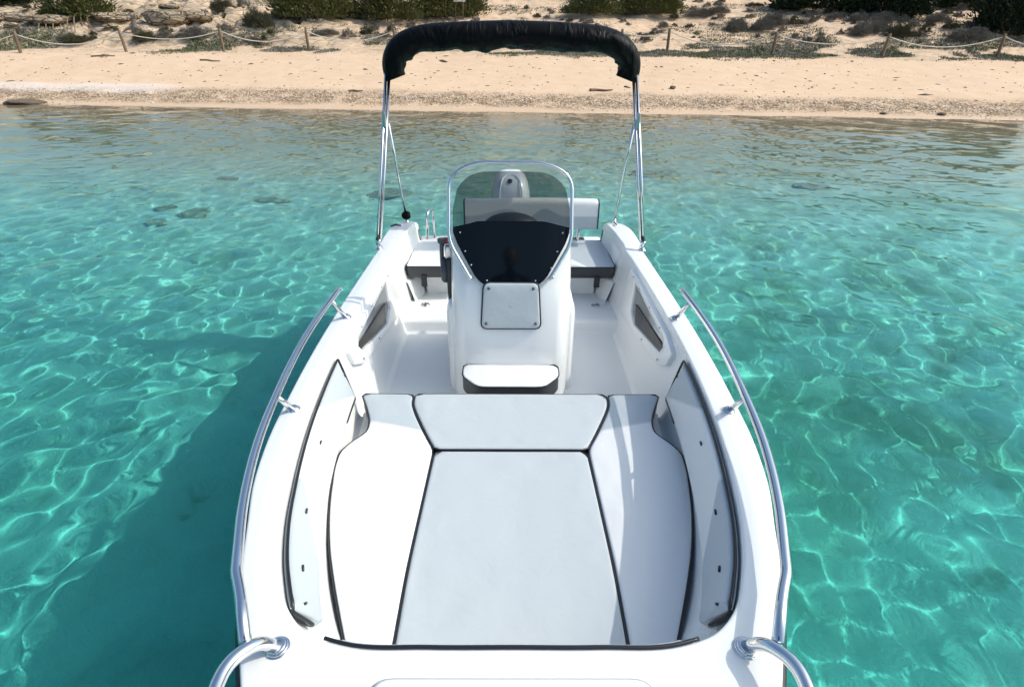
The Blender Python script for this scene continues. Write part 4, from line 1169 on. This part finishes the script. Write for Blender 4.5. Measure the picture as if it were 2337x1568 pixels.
def stems(n, W, H, D, rad, seed, lo=.0):
    r = np.random.default_rng(seed); mb = MB()
    for k in range(n):
        th = r.uniform(0, 6.283); e = r.uniform(.35, 1.0)
        p0 = Vector((r.normal(0, .06) * W, r.normal(0, .06) * D, -.12)); p3 = Vector((math.cos(th) * W * .48 * e, math.sin(th) * D * .48 * e, H * r.uniform(.35, .95)))
        p1 = p0.lerp(p3, .35) + Vector((0, 0, H * .1)) + Vector(r.normal(0, .05, 3)) * W; p2 = p0.lerp(p3, .7) + Vector(r.normal(0, .05, 3)) * W
        mb.tube([p0, p1, p2, p3], [rad, rad * .75, rad * .5, rad * .2], 5, caps=False)
    return mb
def proto(name, W, H, D, n, size, seed, mat, clumps, part='foliage', nst=12, rad=.03, **kw):
    root = thing(name, None, None)
    V, F = leaves(n, W, H, D, size, seed, clumps, **kw)
    mesh_obj(part, [tuple(v) for v in V], F, mat, root, smooth=False)
    stems(nst, W * .95, H, D * .95, rad, seed + 1).build('branches', M_twig, root)
    return root
def dup(root):
    r = root.copy(); COL.objects.link(r)
    for ch in root.children:
        c = ch.copy(); COL.objects.link(c); c.parent = r
    return r
used = set()
def place(pr, name, label, cat, group, loc, sc, rot):
    o = pr if pr.name not in used else dup(pr)
    used.add(pr.name); used.add(o.name)
    if o is not pr: o.name = name
    o.location = loc; o.scale = sc; o.rotation_euler = (0, 0, rot)
    for k in ('label', 'category', 'group'):
        if k in o: del o[k]
    tag(o, label, cat, group); return o

# prototypes: unit-size plants (1 m wide, 1 m high before scaling)
P_big = [proto('green_bush', 5.0, 2.0, 3.6, 9000, .17, 100 + k, M_green, 90, nst=40, rad=.035) for k in range(2)]
P_dark = [proto('dark_bush', 5.0, 2.4, 3.6, 10000, .19, 120 + k, M_dark, 80, nst=14, rad=.04) for k in range(2)]
P_grey = [proto('grey_shrub', 1.0, .5, .9, 2200, .055, 140 + k, M_grey, 40, nst=26, rad=.006, aspect=.3, up=.7) for k in range(3)]
P_brown = [proto('brown_shrub', 1.0, .5, .9, 2200, .06, 150 + k, M_brown, 36, nst=20, rad=.006, aspect=.35, up=.8) for k in range(2)]
P_greyL = [proto('grey_shrub', 2.6, .7, 1.8, 9000, .075, 160 + k, M_grey, 110, nst=60, rad=.008, aspect=.3, up=.7) for k in range(3)]
P_brownL = [proto('brown_shrub', 2.6, .7, 1.8, 9000, .08, 170 + k, M_brown, 100, nst=50, rad=.008, aspect=.35, up=.8) for k in range(2)]

def img_place(pr, name, label, cat, group, x0, x1, ybase, ytop, dmul=1.0, rot=None, W0=1.0, H0=.5, D0=.9, sink=.02):
    """width, height and spot taken from the photograph: x0..x1 across, base line, top"""
    g = on_ground((x0 + x1) / 2, ybase); dist = (Vector((g.x, g.y, 0)) - Vector((CAMPOS.x, CAMPOS.y, 0))).length
    a = at_y(x0, ybase, g.y); b = at_y(x1, ybase, g.y); wd = (b - a).length
    h = max(.12, at_y((x0 + x1) / 2, ytop, g.y).z - g.z)
    dpt = wd * D0 / W0 * .8 * dmul
    g2 = Vector((g.x, g.y + dpt * .35, 0)); g2.z = hz(g2.x, g2.y) - sink
    h = max(.12, h - (g2.z - g.z) * .5)
    return place(pr, name, label, cat, group, g2, (wd / W0, wd / W0 * .8 * dmul, h / H0), rot if rot is not None else random.uniform(-.5, .5))

GB = 'bushes at the top of the beach'
big = [
 (P_big[0], 'green_bush', 'leaning green bush over bare dark roots on the rocky bank', 76, 256, 42, -50, 1.0),
 (P_dark[0], 'dark_bush', 'low dark bush at the far left corner of the bank', -90, 70, 8, -50, 1.0),
 (P_big[1], 'green_bush', 'broad olive bush with grey twigs left of the black canopy', 600, 800, 50, -60, 1.0),
 (P_big[0], 'green_bush', 'olive bush behind the left end of the black canopy', 770, 960, 46, -60, 1.0),
 (P_big[1], 'green_bush', 'olive bush just left of the small sign', 930, 1110, 40, -55, 1.0),
 (P_big[0], 'green_bush', 'low green bush above the right half of the canopy', 1290, 1420, 32, -30, 1.0),
 (P_big[1], 'green_bush', 'green bush with a grey dry crown above the canopy corner', 1400, 1566, 34, -40, 1.0),
 (P_dark[1], 'dark_bush', 'left half of the long dark hedge on the right dune', 1780, 1985, 26, -75, 1.0),
 (P_dark[0], 'dark_bush', 'right half of the long dark hedge on the right dune', 1950, 2150, 36, -75, 1.0),
 (P_dark[1], 'dark_bush', 'dark bush between the long hedge and the far right bush', 2150, 2262, 14, -50, 1.0),
 (P_dark[0], 'dark_bush', 'tall dark bush at the far right edge of the dune', 2236, 2440, 84, -60, 1.0),
]
for pr, nm, lab, x0, x1, yb, yt, dm in big:
    img_place(pr, nm, lab, 'bush', GB, x0, x1, yb + 9, yt, dm, W0=4.6, H0=2.0 if pr in P_big else 2.4, D0=3.4)

GS = 'dry shrubs on the dune'
sh = [  # kind, label, x0, x1, base, top
 ('b', 'round brown shrub between the first two fence posts from the left', 119, 206, 103, 82),
 ('b', 'dark brown shrub just right of the second fence post from the left', 297, 360, 99, 72),
 ('g', 'pale grey shrub between the dark brown shrub and the third post', 352, 400, 94, 71),
 ('g', 'wide grey green shrub left of the third fence post', 400, 476, 93, 64),
 ('b', 'upright brown shrub at the foot of the broad olive bush', 548, 622, 62, 22),
 ('b', 'dark shrub below the top edge beside the broad olive bush', 476, 536, 28, -6),
 ('g', 'small dark shrub at the top edge left of the broad olive bush', 534, 572, 14, -12),
 ('b', 'tiny brown tuft on the rocky bank left of the dead stump', 278, 306, 36, 24),
 ('g', 'little grey tuft on bare sand right of the third post', 606, 634, 80, 70),
 ('g', 'grey cushion shrub just right of the fourth fence post', 774, 818, 90, 68),
 ('b', 'dark green brown shrub left of the canopy', 818, 862, 82, 57),
 ('g', 'grey tuft touching the left side of the canopy', 862, 896, 88, 72),
 ('g', 'grey shrub on the slope right of the canopy corner', 1654, 1714, 76, 44),
 ('g', 'dark grey shrub left of the tallest grey mound', 1712, 1768, 76, 48),
 ('g', 'tall grey mound above the second right post', 1734, 1798, 62, 31),
 ('b', 'round dark shrub right of the tall grey mound', 1794, 1838, 62, 37),
 ('g', 'small round grey shrub on bare sand below the long hedge', 1844, 1868, 54, 40),
 ('g', 'flat grey mat below the left half of the long hedge', 1886, 1930, 50, 30),
 ('g', 'broad grey shrub below the middle of the long hedge', 1932, 2000, 52, 32),
 ('g', 'wide grey shrub below the right half of the long hedge', 1990, 2060, 54, 32),
 ('b', 'dark tuft at the foot of the long hedge right end', 2030, 2060, 42, 26),
 ('g', 'grey mound left of the third right post', 1940, 2000, 84, 52),
 ('g', 'large grey mound between two mounds above the third right post', 1976, 2036, 78, 50),
 ('b', 'dark round shrub just right of the third right post', 2030, 2086, 90, 54),
 ('g', 'loose grey shrub alone on the slope right of the third post', 2072, 2110, 68, 48),
 ('g', 'grey shrub on the sand under the gap of the dark bushes', 2110, 2176, 52, 33),
 ('b', 'small dark tuft below the gap of the dark bushes', 2110, 2138, 63, 50),
 ('b', 'upright dark shrub in the sandy gap left of the far right bush', 2152, 2178, 36, 18),
 ('b', 'dark shrub left of the far right bush foot', 2154, 2198, 70, 50),
 ('g', 'big pale grey shrub at the foot of the far right bush', 2168, 2270, 100, 66),
 ('g', 'low grey shrub below the big pale grey shrub', 2090, 2124, 86, 73),
 ('g', 'grey mat right of the low green bush above the canopy', 1560, 1640, 42, 22),
 ('g', 'grey mat on the sand above the canopy corner', 1608, 1672, 36, 16),
 ('g', 'small grey tuft left of the tall grey mound', 1616, 1644, 62, 54),
 ('g', 'faint grey shrub right of the canopy corner near the fence rope', 1480, 1526, 80, 64),
 ('b', 'dark stone-like tuft on sand right of the first right post', 1532, 1548, 61, 53),
 ('b', 'tiny dark tuft on bare sand above the first right span', 1622, 1640, 46, 39),
 ('g', 'small grey tuft at the top edge right of the low green bushes', 1626, 1656, 14, 2),
 ('b', 'dark tuft at the top edge beside the long hedge', 1704, 1746, 20, 8),
 ('g', 'grey tuft in front of the long hedge left end', 1772, 1796, 34, 24),
 ('g', 'dry grey shrub behind the third rope span from the left', 548, 604, 104, 88),
 ('g', 'sparse grey shrub behind the fourth post at the rope', 716, 772, 84, 68),
]
for i, (k, lab, x0, x1, yb, yt) in enumerate(sh):
    g = on_ground((x0 + x1) / 2, yb); wd = (at_y(x1, yb, g.y) - at_y(x0, yb, g.y)).length; L = wd > .95
    pr = ((P_greyL if L else P_grey) if k == 'g' else (P_brownL if L else P_brown))
    pr = pr[i % len(pr)]
    img_place(pr, 'grey_shrub' if k == 'g' else 'brown_shrub', lab, 'shrub', GS, x0, x1, yb, yt, W0=2.5 if L else 1.0, H0=.7 if L else .5, D0=1.7 if L else .9)
# numerous tiny tufts strewn over the dune
rt = np.random.default_rng(5); nt_ = 0
while nt_ < 150:
    u = rt.uniform(20, 2320); v = rt.uniform(4, 100)
    if u < 1250 and rt.random() < .55: continue
    if any(x0 - 4 < u < x1 + 4 and yt < v < yb + 3 for _, _, _, x0, x1, yb, yt, _ in big): continue
    g = on_ground(u, v); w_ = rt.uniform(.18, .62)
    place(P_grey[int(rt.integers(3))] if rt.random() < .65 else P_brown[int(rt.integers(2))], 'dune_tuft', 'small dry tuft growing alone on the bare dune sand', 'tuft', 'small tufts strewn over the dune',
          (g.x, g.y, g.z - .02), (w_, w_ * .9, w_ * rt.uniform(.7, 1.1)), rt.uniform(0, 6.28)); nt_ += 1

# ---- ground cover along the fence and on the dune
def ground_cover():
    r = np.random.default_rng(77); V = []; F = []; cnt = 0
    N = 110000; xs = r.uniform(-24, 24, N); ds = np.where(r.random(N) < .62, r.normal(9.3, .95, N), r.uniform(8.3, 17, N))
    ys = ds + 16.55 - .072 * xs; zs = height(xs, ys)
    m = fbm(xs * .55, ys * .8, 3, 31)
    for x, y, z, mm, d in zip(xs, ys, zs, m, ds):
        right = np.clip((x + 2) / 10, 0, 1)
        lim = .06 - .24 * right if d < 11.2 else .30 - .34 * right
        if mm < lim or d < 7.9 + 1.1 * (r.random() ** 2) + .5 * math.sin(x * 1.7) * math.sin(x * .6) or cnt > 30000: continue
        cnt += 1; h = r.uniform(.03, .085)
        for k in range(4):
            a = r.uniform(0, 6.283); w_ = r.uniform(.012, .03); dx, dy = math.cos(a), math.sin(a); o = r.normal(0, .07, 2); b = len(V)
            V += [(x + o[0] - dy * w_, y + o[1] + dx * w_, z - .01), (x + o[0] + dy * w_, y + o[1] - dx * w_, z - .01), (x + o[0] + dx * h * .8, y + o[1] + dy * h * .8, z + h * r.uniform(.5, 1.1))]
            F.append((b, b + 1, b + 2))
    t = NT('cover_leaves'); g = t.geo(); n = t.noise(.7, 4, .6, g.outputs['Position'])
    c = t.mix(t.smooth(n, .42, .58), rgb(.26, .24, .20), rgb(.13, .155, .07)); c = t.mix(t.math('MULTIPLY', g.outputs['Random Per Island'], .6), c, rgb(.18, .17, .11))
    t.principled(**{'Base Color': c, 'Roughness': .8})
    return mesh_obj('ground_cover', V, F, t.m, smooth=False)
tag(ground_cover(), 'low green and grey herbs covering the sand along the rope fence', 'ground cover', kind='stuff')

# ---- shingle by the water and litter on the sand
def strew(name, N, gen, mat, seed):
    r = np.random.default_rng(seed); V = []; F = []
    base = [(1, 0, 0), (0, 1, 0), (-1, 0, 0), (0, -1, 0), (0, 0, .7), (.0, 0, -.5)]; tri = [(0, 1, 4), (1, 2, 4), (2, 3, 4), (3, 0, 4), (1, 0, 5), (2, 1, 5), (3, 2, 5), (0, 3, 5)]
    xs, ds, sx, sy, sz = gen(r, N); ys = ds + 16.55 - .072 * xs; zs = height(xs, ys); rot = r.uniform(0, 6.283, N)
    for i in range(N):
        b = len(V); c, s_ = math.cos(rot[i]), math.sin(rot[i])
        for p in base:
            px = p[0] * sx[i] * r.uniform(.8, 1.2); py = p[1] * sy[i] * r.uniform(.8, 1.2)
            V.append((xs[i] + px * c - py * s_, ys[i] + px * s_ + py * c, zs[i] + p[2] * sz[i]))
        F += [tuple(b + k for k in f) for f in tri]
    return mesh_obj(name, V, F, mat, smooth=True)
def peb_mat():
    t = NT('shingle_stones'); r = t.geo().outputs['Random Per Island']
    t.principled(**{'Base Color': t.ramp(r, [(0, rgb(.20, .13, .075)), (.35, rgb(.42, .29, .18)), (.7, rgb(.60, .46, .32)), (1, rgb(.75, .68, .6))]), 'Roughness': .7}); return t.m
def g_peb(r, N):
    xs = r.uniform(-18, 18, N); ds = np.abs(r.normal(.95, .42, N)) + .25; s = r.lognormal(-3.75, .38, N)
    wob = vnoise(xs * .3, xs * 0, 71); ds = ds + wob * .3
    return xs, ds, s, s * r.uniform(.6, 1, N), s * r.uniform(.4, .8, N)
tag(strew('shingle', 7000, g_peb, peb_mat(), 3), 'band of small brown and white pebbles along the waterline', 'pebbles', kind='stuff')
def g_lit(r, N):
    xs = r.uniform(-20, 20, N); ds = r.uniform(2.5, 8.6, N); s = r.lognormal(-3.6, .55, N)
    return xs, ds, s * r.uniform(1, 2.6, N), s * .6, s * .5
tag(strew('beach_litter', 900, g_lit, M_rockd, 4), 'dark bits of dry seagrass and twigs strewn over the sand', 'litter', kind='stuff')

# ---- rope fence
fence = thing('rope_fence', 'low rope fence with leaning wooden posts between beach and dune', 'fence', (0, 0, 0))
posts = [((-205, 126), (-222, 78)), ((47, 122), (33, 74)), ((289, 119), (271, 69.5)), ((510, 117), (501, 66)), ((705, 116), (697, 67)), ((903, 115), (899, 66)), ((1075, 115), (1073, 68)), ((1250, 116), (1252, 69)), ((1418, 117), (1421, 68)),
         ((1522, 117.5), (1529, 67)), ((1760, 127.7), (1774, 75)), ((2012, 131.4), (2031, 79)), ((2273.6, 133), (2294.6, 79)), ((2535, 138), (2560, 82))]
tops = []
for (bu, bv), (tu, tv) in posts:
    b = on_ground(bu, bv); tpt = at_y(tu, tv, b.y); L = (tpt - b).length
    d = (tpt - b).normalized(); b0 = b - d * .25
    r_ = .052 + .008 * random.random()
    path = [b0.lerp(tpt, k / 5) + Vector((random.uniform(-.008, .008), random.uniform(-.008, .008), 0)) for k in range(6)]
    MB().tube(path + [tpt + d * .015], [r_, r_ * 1.03, r_, r_ * .97, r_ * .95, r_ * .93, r_ * .6], 9).build('post', M_wood, fence)
    tops.append(b.lerp(tpt, .90))
for i, (a, b) in enumerate(zip(tops, tops[1:])):
    sag = .34 + .07 * math.sin(i * 2.3); pts = []
    if (b - a).length < 3.2: sag *= .55
    for k in range(21):
        t = k / 20; p = a.lerp(b, t); p.z -= sag * 4 * t * (1 - t); p.z = max(p.z, hz(p.x, p.y) + .03); pts.append(p)
    MB().tube(pts, .0155, 6).build('rope', M_rope, fence)

# ---- small sign on two legs
sg = on_ground(1048, 47); sign = thing('notice_sign', 'small white notice on two thin wooden legs beside the olive bush', 'sign')
for u in (1039.5, 1056.5):
    b = at_y(u, 43, sg.y); t_ = at_y(u, -30, sg.y); b.z = hz(b.x, b.y) - .1
    MB().tube([b, t_], .028, 8).build('leg', M_wood, sign)
a = at_y(1035, 5, sg.y); c = at_y(1061, -32, sg.y)
M_board = simple_mat('white_board', (.78, .77, .73), .5)
MB().box(((a.x + c.x) / 2, sg.y - .045, (a.z + c.z) / 2), (abs(c.x - a.x) / 2, .012, abs(c.z - a.z) / 2)).build('board', M_board, sign, bevel=.004)

# ---- rocks
def rock_mesh(seed, flat=.5, n=3):
    bm = bmesh.new(); bmesh.ops.create_icosphere(bm, subdivisions=n, radius=.5)
    r = np.random.default_rng(seed); off = r.uniform(0, 50, 3)
    planes = [(Vector(r.normal(0, 1, 3)).normalized(), r.uniform(.30, .46)) for _ in range(9)]
    for v in bm.verts:
        for nn, d in planes:
            e = v.co.dot(nn) - d
            if e > 0: v.co -= nn * e * .85
        q = v.co * 3.1
        v.co *= 1 + .16 * float(vnoise(np.array(q.x + off[0] + q.z), np.array(q.y + off[1]), seed)) + .06 * float(vnoise(np.array(q.x * 3 + off[2]), np.array(q.y * 3 + q.z * 3), seed + 1))
        v.co.z *= flat
    me = bpy.data.meshes.new('rock'); bm.to_mesh(me); bm.free()
    me.polygons.foreach_set('use_smooth', [n > 3] * len(me.polygons)); return me
def rock(name, label, group, x0, x1, yb, yt, mat, seed, flat=.5, sink=.3, cat='rock', depth=.8):
    g = on_ground((x0 + x1) / 2, yb); wd = (at_y(x1, yb, g.y) - at_y(x0, yb, g.y)).length; h = max(.05, at_y((x0 + x1) / 2, yt, g.y).z - g.z)
    me = rock_mesh(seed, 1.0); me.materials.append(mat)
    o = bpy.data.objects.new(name, me); COL.objects.link(o)
    o.location = (g.x, g.y + wd * depth * .35, hz(g.x, g.y + wd * depth * .3) + h * (.5 - sink)); o.scale = (wd * 1.05, wd * depth, h * 1.5); o.rotation_euler = (0, 0, random.uniform(-.3, .3))
    return tag(o, label, cat, group)
GR = 'pale rocks of the eroded bank'
rk = [('long pale slab under the roots of the leaning green bush', 40, 150, 62, 44), ('pale slab at the left edge of the bank', -40, 60, 46, 22), ('wide pale ledge right of the leaning green bush', 196, 300, 56, 32), ('big smooth pale boulder right of the dead stump', 318, 430, 58, 26),
      ('pale block above the wide grey green shrub', 420, 480, 62, 44), ('small pale block above the smooth boulder', 360, 410, 24, 12), ('pale block at the left below the bank', 6, 46, 68, 54), ('small pale stone beneath the wide ledge', 230, 266, 70, 60)]
for i, (lab, x0, x1, yb, yt) in enumerate(rk): rock('pale_rock', lab, GR, x0, x1, yb, yt, M_rockp, 300 + i, sink=.15)
rock('flat_rock', 'flat dark rock lying at the waterline at the left', None, 8, 88, 241, 229, M_rockd, 330, sink=.25, depth=.5)
rock('beach_stone', 'dark stone on the sand right of the canopy', 'stones on the sand', 1528, 1542, 205, 198, M_rockd, 331, sink=.1, cat='stone')
rock('beach_stone', 'dark stone at the water edge on the right', 'stones on the sand', 2142, 2162, 265, 259, M_rockd, 332, sink=.1, cat='stone')
rock('beach_stone', 'small dark stone at the waterline below the second right post', 'stones on the sand', 2010, 2026, 263, 258, M_rockd, 333, sink=.1, cat='stone')
# driftwood and dead stump
def wood(name, label, cat, paths):
    mb = MB()
    for pts, r0, r1 in paths:
        P = spline(pts, 14); mb.tube(P, list(np.linspace(r0, r1, 14)), 7)
    return tag(mb.build(name, M_wood if name != 'dead_stump' else M_twig, None), label, cat)
g = on_ground(308, 74); tp = at_y(312, 34, g.y); hh = tp.z - g.z
B = Vector(g)
wood('dead_stump', 'dead grey tree stump with forked roots on the rocky bank', 'stump',
     [([B + Vector((0, 0, -.1)), B + Vector((.05, 0, hh * .4)), B + Vector((.10, .02, hh * .8)), B + Vector((.06, 0, hh))], .14, .07),
      ([B + Vector((.08, 0, hh * .72)), B + Vector((.2, -.02, hh * .9)), B + Vector((.22, 0, hh * 1.05))], .06, .03),
      ([B + Vector((.02, 0, hh * .2)), B + Vector((-.22, -.1, .1)), B + Vector((-.42, -.2, -.05))], .08, .03),
      ([B + Vector((.02, 0, hh * .2)), B + Vector((.25, -.12, .1)), B + Vector((.48, -.25, -.05))], .08, .03)])
for lab, u, v, L, a in (('forked driftwood branch on the sand below the second left post', 236, 130, .9, .1), ('thin driftwood stick on the sand below the third left post', 480, 141, .8, -.1), ('pale driftwood log near the shingle left of the right canopy leg', 1372, 209, .7, .05), ('dark driftwood piece on the shingle left of the canopy leg', 812, 211, .45, .0)):
    g = on_ground(u, v); d = Vector((math.cos(a), math.sin(a), 0)); B = g + Vector((0, 0, .03)); pth = []
    for k in range(4):
        q = B + d * L * (k / 3 - .5) + Vector((0, .05 * math.sin(k * 2), 0)); q.z = hz(q.x, q.y) + .03; pth.append(q)
    ps = [(pth, .05 if 'log' in lab else .03, .018)]
    if 'forked' in lab:
        e = pth[1] + Vector((.25, .2, .02)); e.z = hz(e.x, e.y) + .03; f2 = pth[2] + Vector((.15, -.25, 0)); f2.z = hz(f2.x, f2.y) + .03
        ps += [([pth[1], pth[1].lerp(e, .5) + Vector((0, 0, .03)), e], .022, .01), ([pth[2], pth[2].lerp(f2, .5), f2], .02, .01)]
    wood('driftwood', lab, 'driftwood', ps)['group'] = 'driftwood on the beach'
# bare roots hanging below the leaning bush
rts = []
for k in range(9):
    a = on_ground(110 + k * 13, 36 + (k % 3) * 4); b = on_ground(70 + k * 17, 62 + (k * 5) % 17); m_ = a.lerp(b, .5) + Vector((0, -.2, .22))
    rts.append(([a + Vector((0, 0, .1)), m_, b + Vector((0, 0, .0))], .05, .018))
wood('bare_roots', 'tangle of bare roots on the eroded bank below the leaning bush', 'roots', rts)

# ---- rocks on the sea floor, seen through the water
def under(u, v):
    d = ray(u, v).normalized(); t = -CAMPOS.z / d.z; p = CAMPOS + d * t
    h = Vector((d.x, d.y, 0)); sl = h.length; h.normalize(); s2 = sl / 1.333; c2 = math.sqrt(1 - s2 * s2)
    for k in range(6):
        z = hz(p.x + h.x * (k and dd_ or 0), p.y + h.y * (k and dd_ or 0)); dd_ = -z * s2 / c2
    return Vector((p.x + h.x * dd_, p.y + h.y * dd_, z))
GU = 'dark rocks on the sea floor'
for i, (lab, u, v, wpx, hpx) in enumerate((('large brown rock under water beside the left canopy pole', 888, 444, 95, 28), ('long flat rock under water left of the canopy pole', 622, 457, 85, 16), ('grey brown rock under water in the middle of the left side', 443, 487, 60, 26),
        ('small rock under water above the grey brown one', 378, 472, 42, 12), ('small dark rock under water leftmost of the five', 350, 511, 42, 14), ('faint thin rock under water near the left canopy pole top', 520, 407, 44, 9), ('wide dark rock patch under water right of the right canopy pole', 1502, 398, 110, 22),
        ('dark flat rock under water far out on the right', 1850, 426, 80, 18), ('small rock between the two dark rocks on the right', 1640, 392, 60, 12))):
    g = under(u, v); k = (at_y(u + wpx / 2, v, g.y) - at_y(u - wpx / 2, v, g.y)).length
    dep = abs(under(u, v - hpx / 2).y - under(u, v + hpx / 2).y)
    me = rock_mesh(360 + i, .35, 4); me.materials.append(M_bedrock); o = bpy.data.objects.new('seabed_rock', me); COL.objects.link(o)
    o.location = (g.x, g.y, g.z + .02); o.scale = (k * 1.1, max(.3, dep), min(.5, k * .5)); o.rotation_euler = (0, 0, random.uniform(-.2, .2))
    o.cycles.is_caustics_receiver = True
    tag(o, lab, 'seabed rock', GU)
# ================================================================== the photographer, standing on the bow deck: only the mirror image in the dark panel shows
M_cloth = simple_mat('dark_blue_cloth', (.02, .024, .035), .85, bump=(90, .3, .003))
M_skin = simple_mat('skin', (.45, .27, .19), .5)
M_hair = simple_mat('dark_hair', (.02, .014, .010), .6)
def skin_obj(name, pts, edges, radii, mat, parent, root=0, sub=2):
    me = bpy.data.meshes.new(name); me.from_pydata([tuple(p) for p in pts], edges, []); me.materials.append(mat)
    o = bpy.data.objects.new(name, me); COL.objects.link(o); o.parent = parent
    sk = o.modifiers.new('skin', 'SKIN'); sk.use_smooth_shade = True
    for i, r_ in enumerate(radii):
        sv = me.skin_vertices[0].data[i]; sv.radius = (r_, r_) if not isinstance(r_, tuple) else r_; sv.use_root = (i == root)
    m = o.modifiers.new('sub', 'SUBSURF'); m.levels = sub; m.render_levels = sub
    return o
per = thing('person', 'person in dark clothes with camera, mirrored in the black console panel', 'person', (0, -.30, .825))
P_ = [(0, 0, .93), (0, .01, 1.08), (0, .01, 1.25), (0, 0, 1.38), (0, .01, 1.47), (0, .02, 1.54),                 # pelvis .. neck .. skull base
      (.10, 0, .88), (.12, .02, .50), (.13, 0, .10), (.14, .13, .035), (-.10, 0, .88), (-.12, .03, .50), (-.13, 0, .10), (-.14, .13, .035),
      (.19, 0, 1.37), (.27, .02, 1.12), (.135, .20, 1.20), (.10, .235, 1.235), (-.19, 0, 1.37), (-.27, .02, 1.12), (-.135, .20, 1.20), (-.10, .235, 1.235)]
E_ = [(0, 1), (1, 2), (2, 3), (3, 4), (4, 5), (0, 6), (6, 7), (7, 8), (8, 9), (0, 10), (10, 11), (11, 12), (12, 13), (3, 14), (14, 15), (15, 16), (16, 17), (3, 18), (18, 19), (19, 20), (20, 21)]
R_ = [(.16, .12), (.145, .105), (.165, .115), (.15, .10), .058, .056, .09, .062, .042, .045, .09, .062, .042, .045, .062, .046, .032, .030, .062, .046, .032, .030]
skin_obj('body', P_, E_, R_, M_cloth, per)
hd = MB(); rows = []
for i in range(15):
    a = math.pi * i / 14; z = 1.655 - .122 * math.cos(a); rr_ = math.sin(a) ** .85
    w_ = .078 * (1 - .18 * max(0, (1.64 - z) / .11)); row = []
    for k in range(24):
        t = 2 * math.pi * k / 24; x = math.cos(t) * w_ * rr_; y = math.sin(t) * .098 * rr_ + .015
        if math.sin(t) > .75: y += .018 * math.exp(-((z - 1.635) / .022) ** 2) * (math.cos(t) / .66 < .35 and math.cos(t) / .66 > -.35) - .004 * math.exp(-((z - 1.665) / .012) ** 2)
        row.append(Vector((x, y, z)))
    rows.append(row)
hd.grid(rows, close_u=True)
for s in (-1, 1): hd.lathe([(.001, -.012), (.026, -.008), (.030, .0), (.022, .008), (.001, .006)], (s * .080, .005, 1.65), seg=12, rot=Matrix.Rotation(s * math.pi / 2, 3, 'Y'))
hd.build('head', M_skin, per)
hr_ = MB(); rows = []
for i in range(9):
    a = math.pi * .62 * i / 8; z = 1.665 + .128 * math.cos(a); rr_ = math.sin(a) + .001
    rows.append([Vector((math.cos(t) * .086 * rr_, math.sin(t) * .105 * rr_ - .002 - (.03 * max(0, math.sin(t)) if z < 1.70 else 0), z + (.045 * max(0, math.sin(t)) if z < 1.70 else 0))) for t in np.linspace(0, 6.283, 24, endpoint=False)])
hr_.grid(rows, close_u=True); hr_.build('hair', M_hair, per)
for s in (-1, 1):
    pts = [(s * .10, .235, 1.235), (s * .082, .262, 1.262)]; ed = [(0, 1)]; rd = [.024, (.030, .018)]
    for f in range(4):
        b0 = len(pts); x0 = s * (.079 - .0 * f); zf = 1.245 + .017 * f; l = (.019, .022, .023, .020)[f]
        pts += [(s * .074, .272, zf), (s * .062, .285, zf + .004), (s * (.062 - l), .283, zf + .004)]
        ed += [(1, b0), (b0, b0 + 1), (b0 + 1, b0 + 2)]; rd += [.0095, .0085, .0075]
    b0 = len(pts); pts += [(s * .080, .248, 1.285), (s * .060, .245, 1.292)]; ed += [(1, b0), (b0, b0 + 1)]; rd += [.0105, .009]
    skin_obj('hand', pts, ed, rd, M_skin, per, sub=1)
pc = thing('photo_camera', 'black camera held in front of the mirrored person', 'camera', (0, -.10, 2.10))
MB().box((0, -.01, 0), (.066, .026, .045)).build('camera_body', M_blackp, pc, bevel=.008)
MB().box((0, -.01, .055), (.022, .020, .014)).build('viewfinder', M_blackp, pc, bevel=.005)
MB().lathe([(.036, 0), (.036, .04), (.033, .060), (.028, .058), (.028, .05), (0, .048)], (0, .014, 0), seg=28, rot=Matrix.Rotation(-math.pi / 2, 3, 'X')).build('lens', M_blackp, pc)
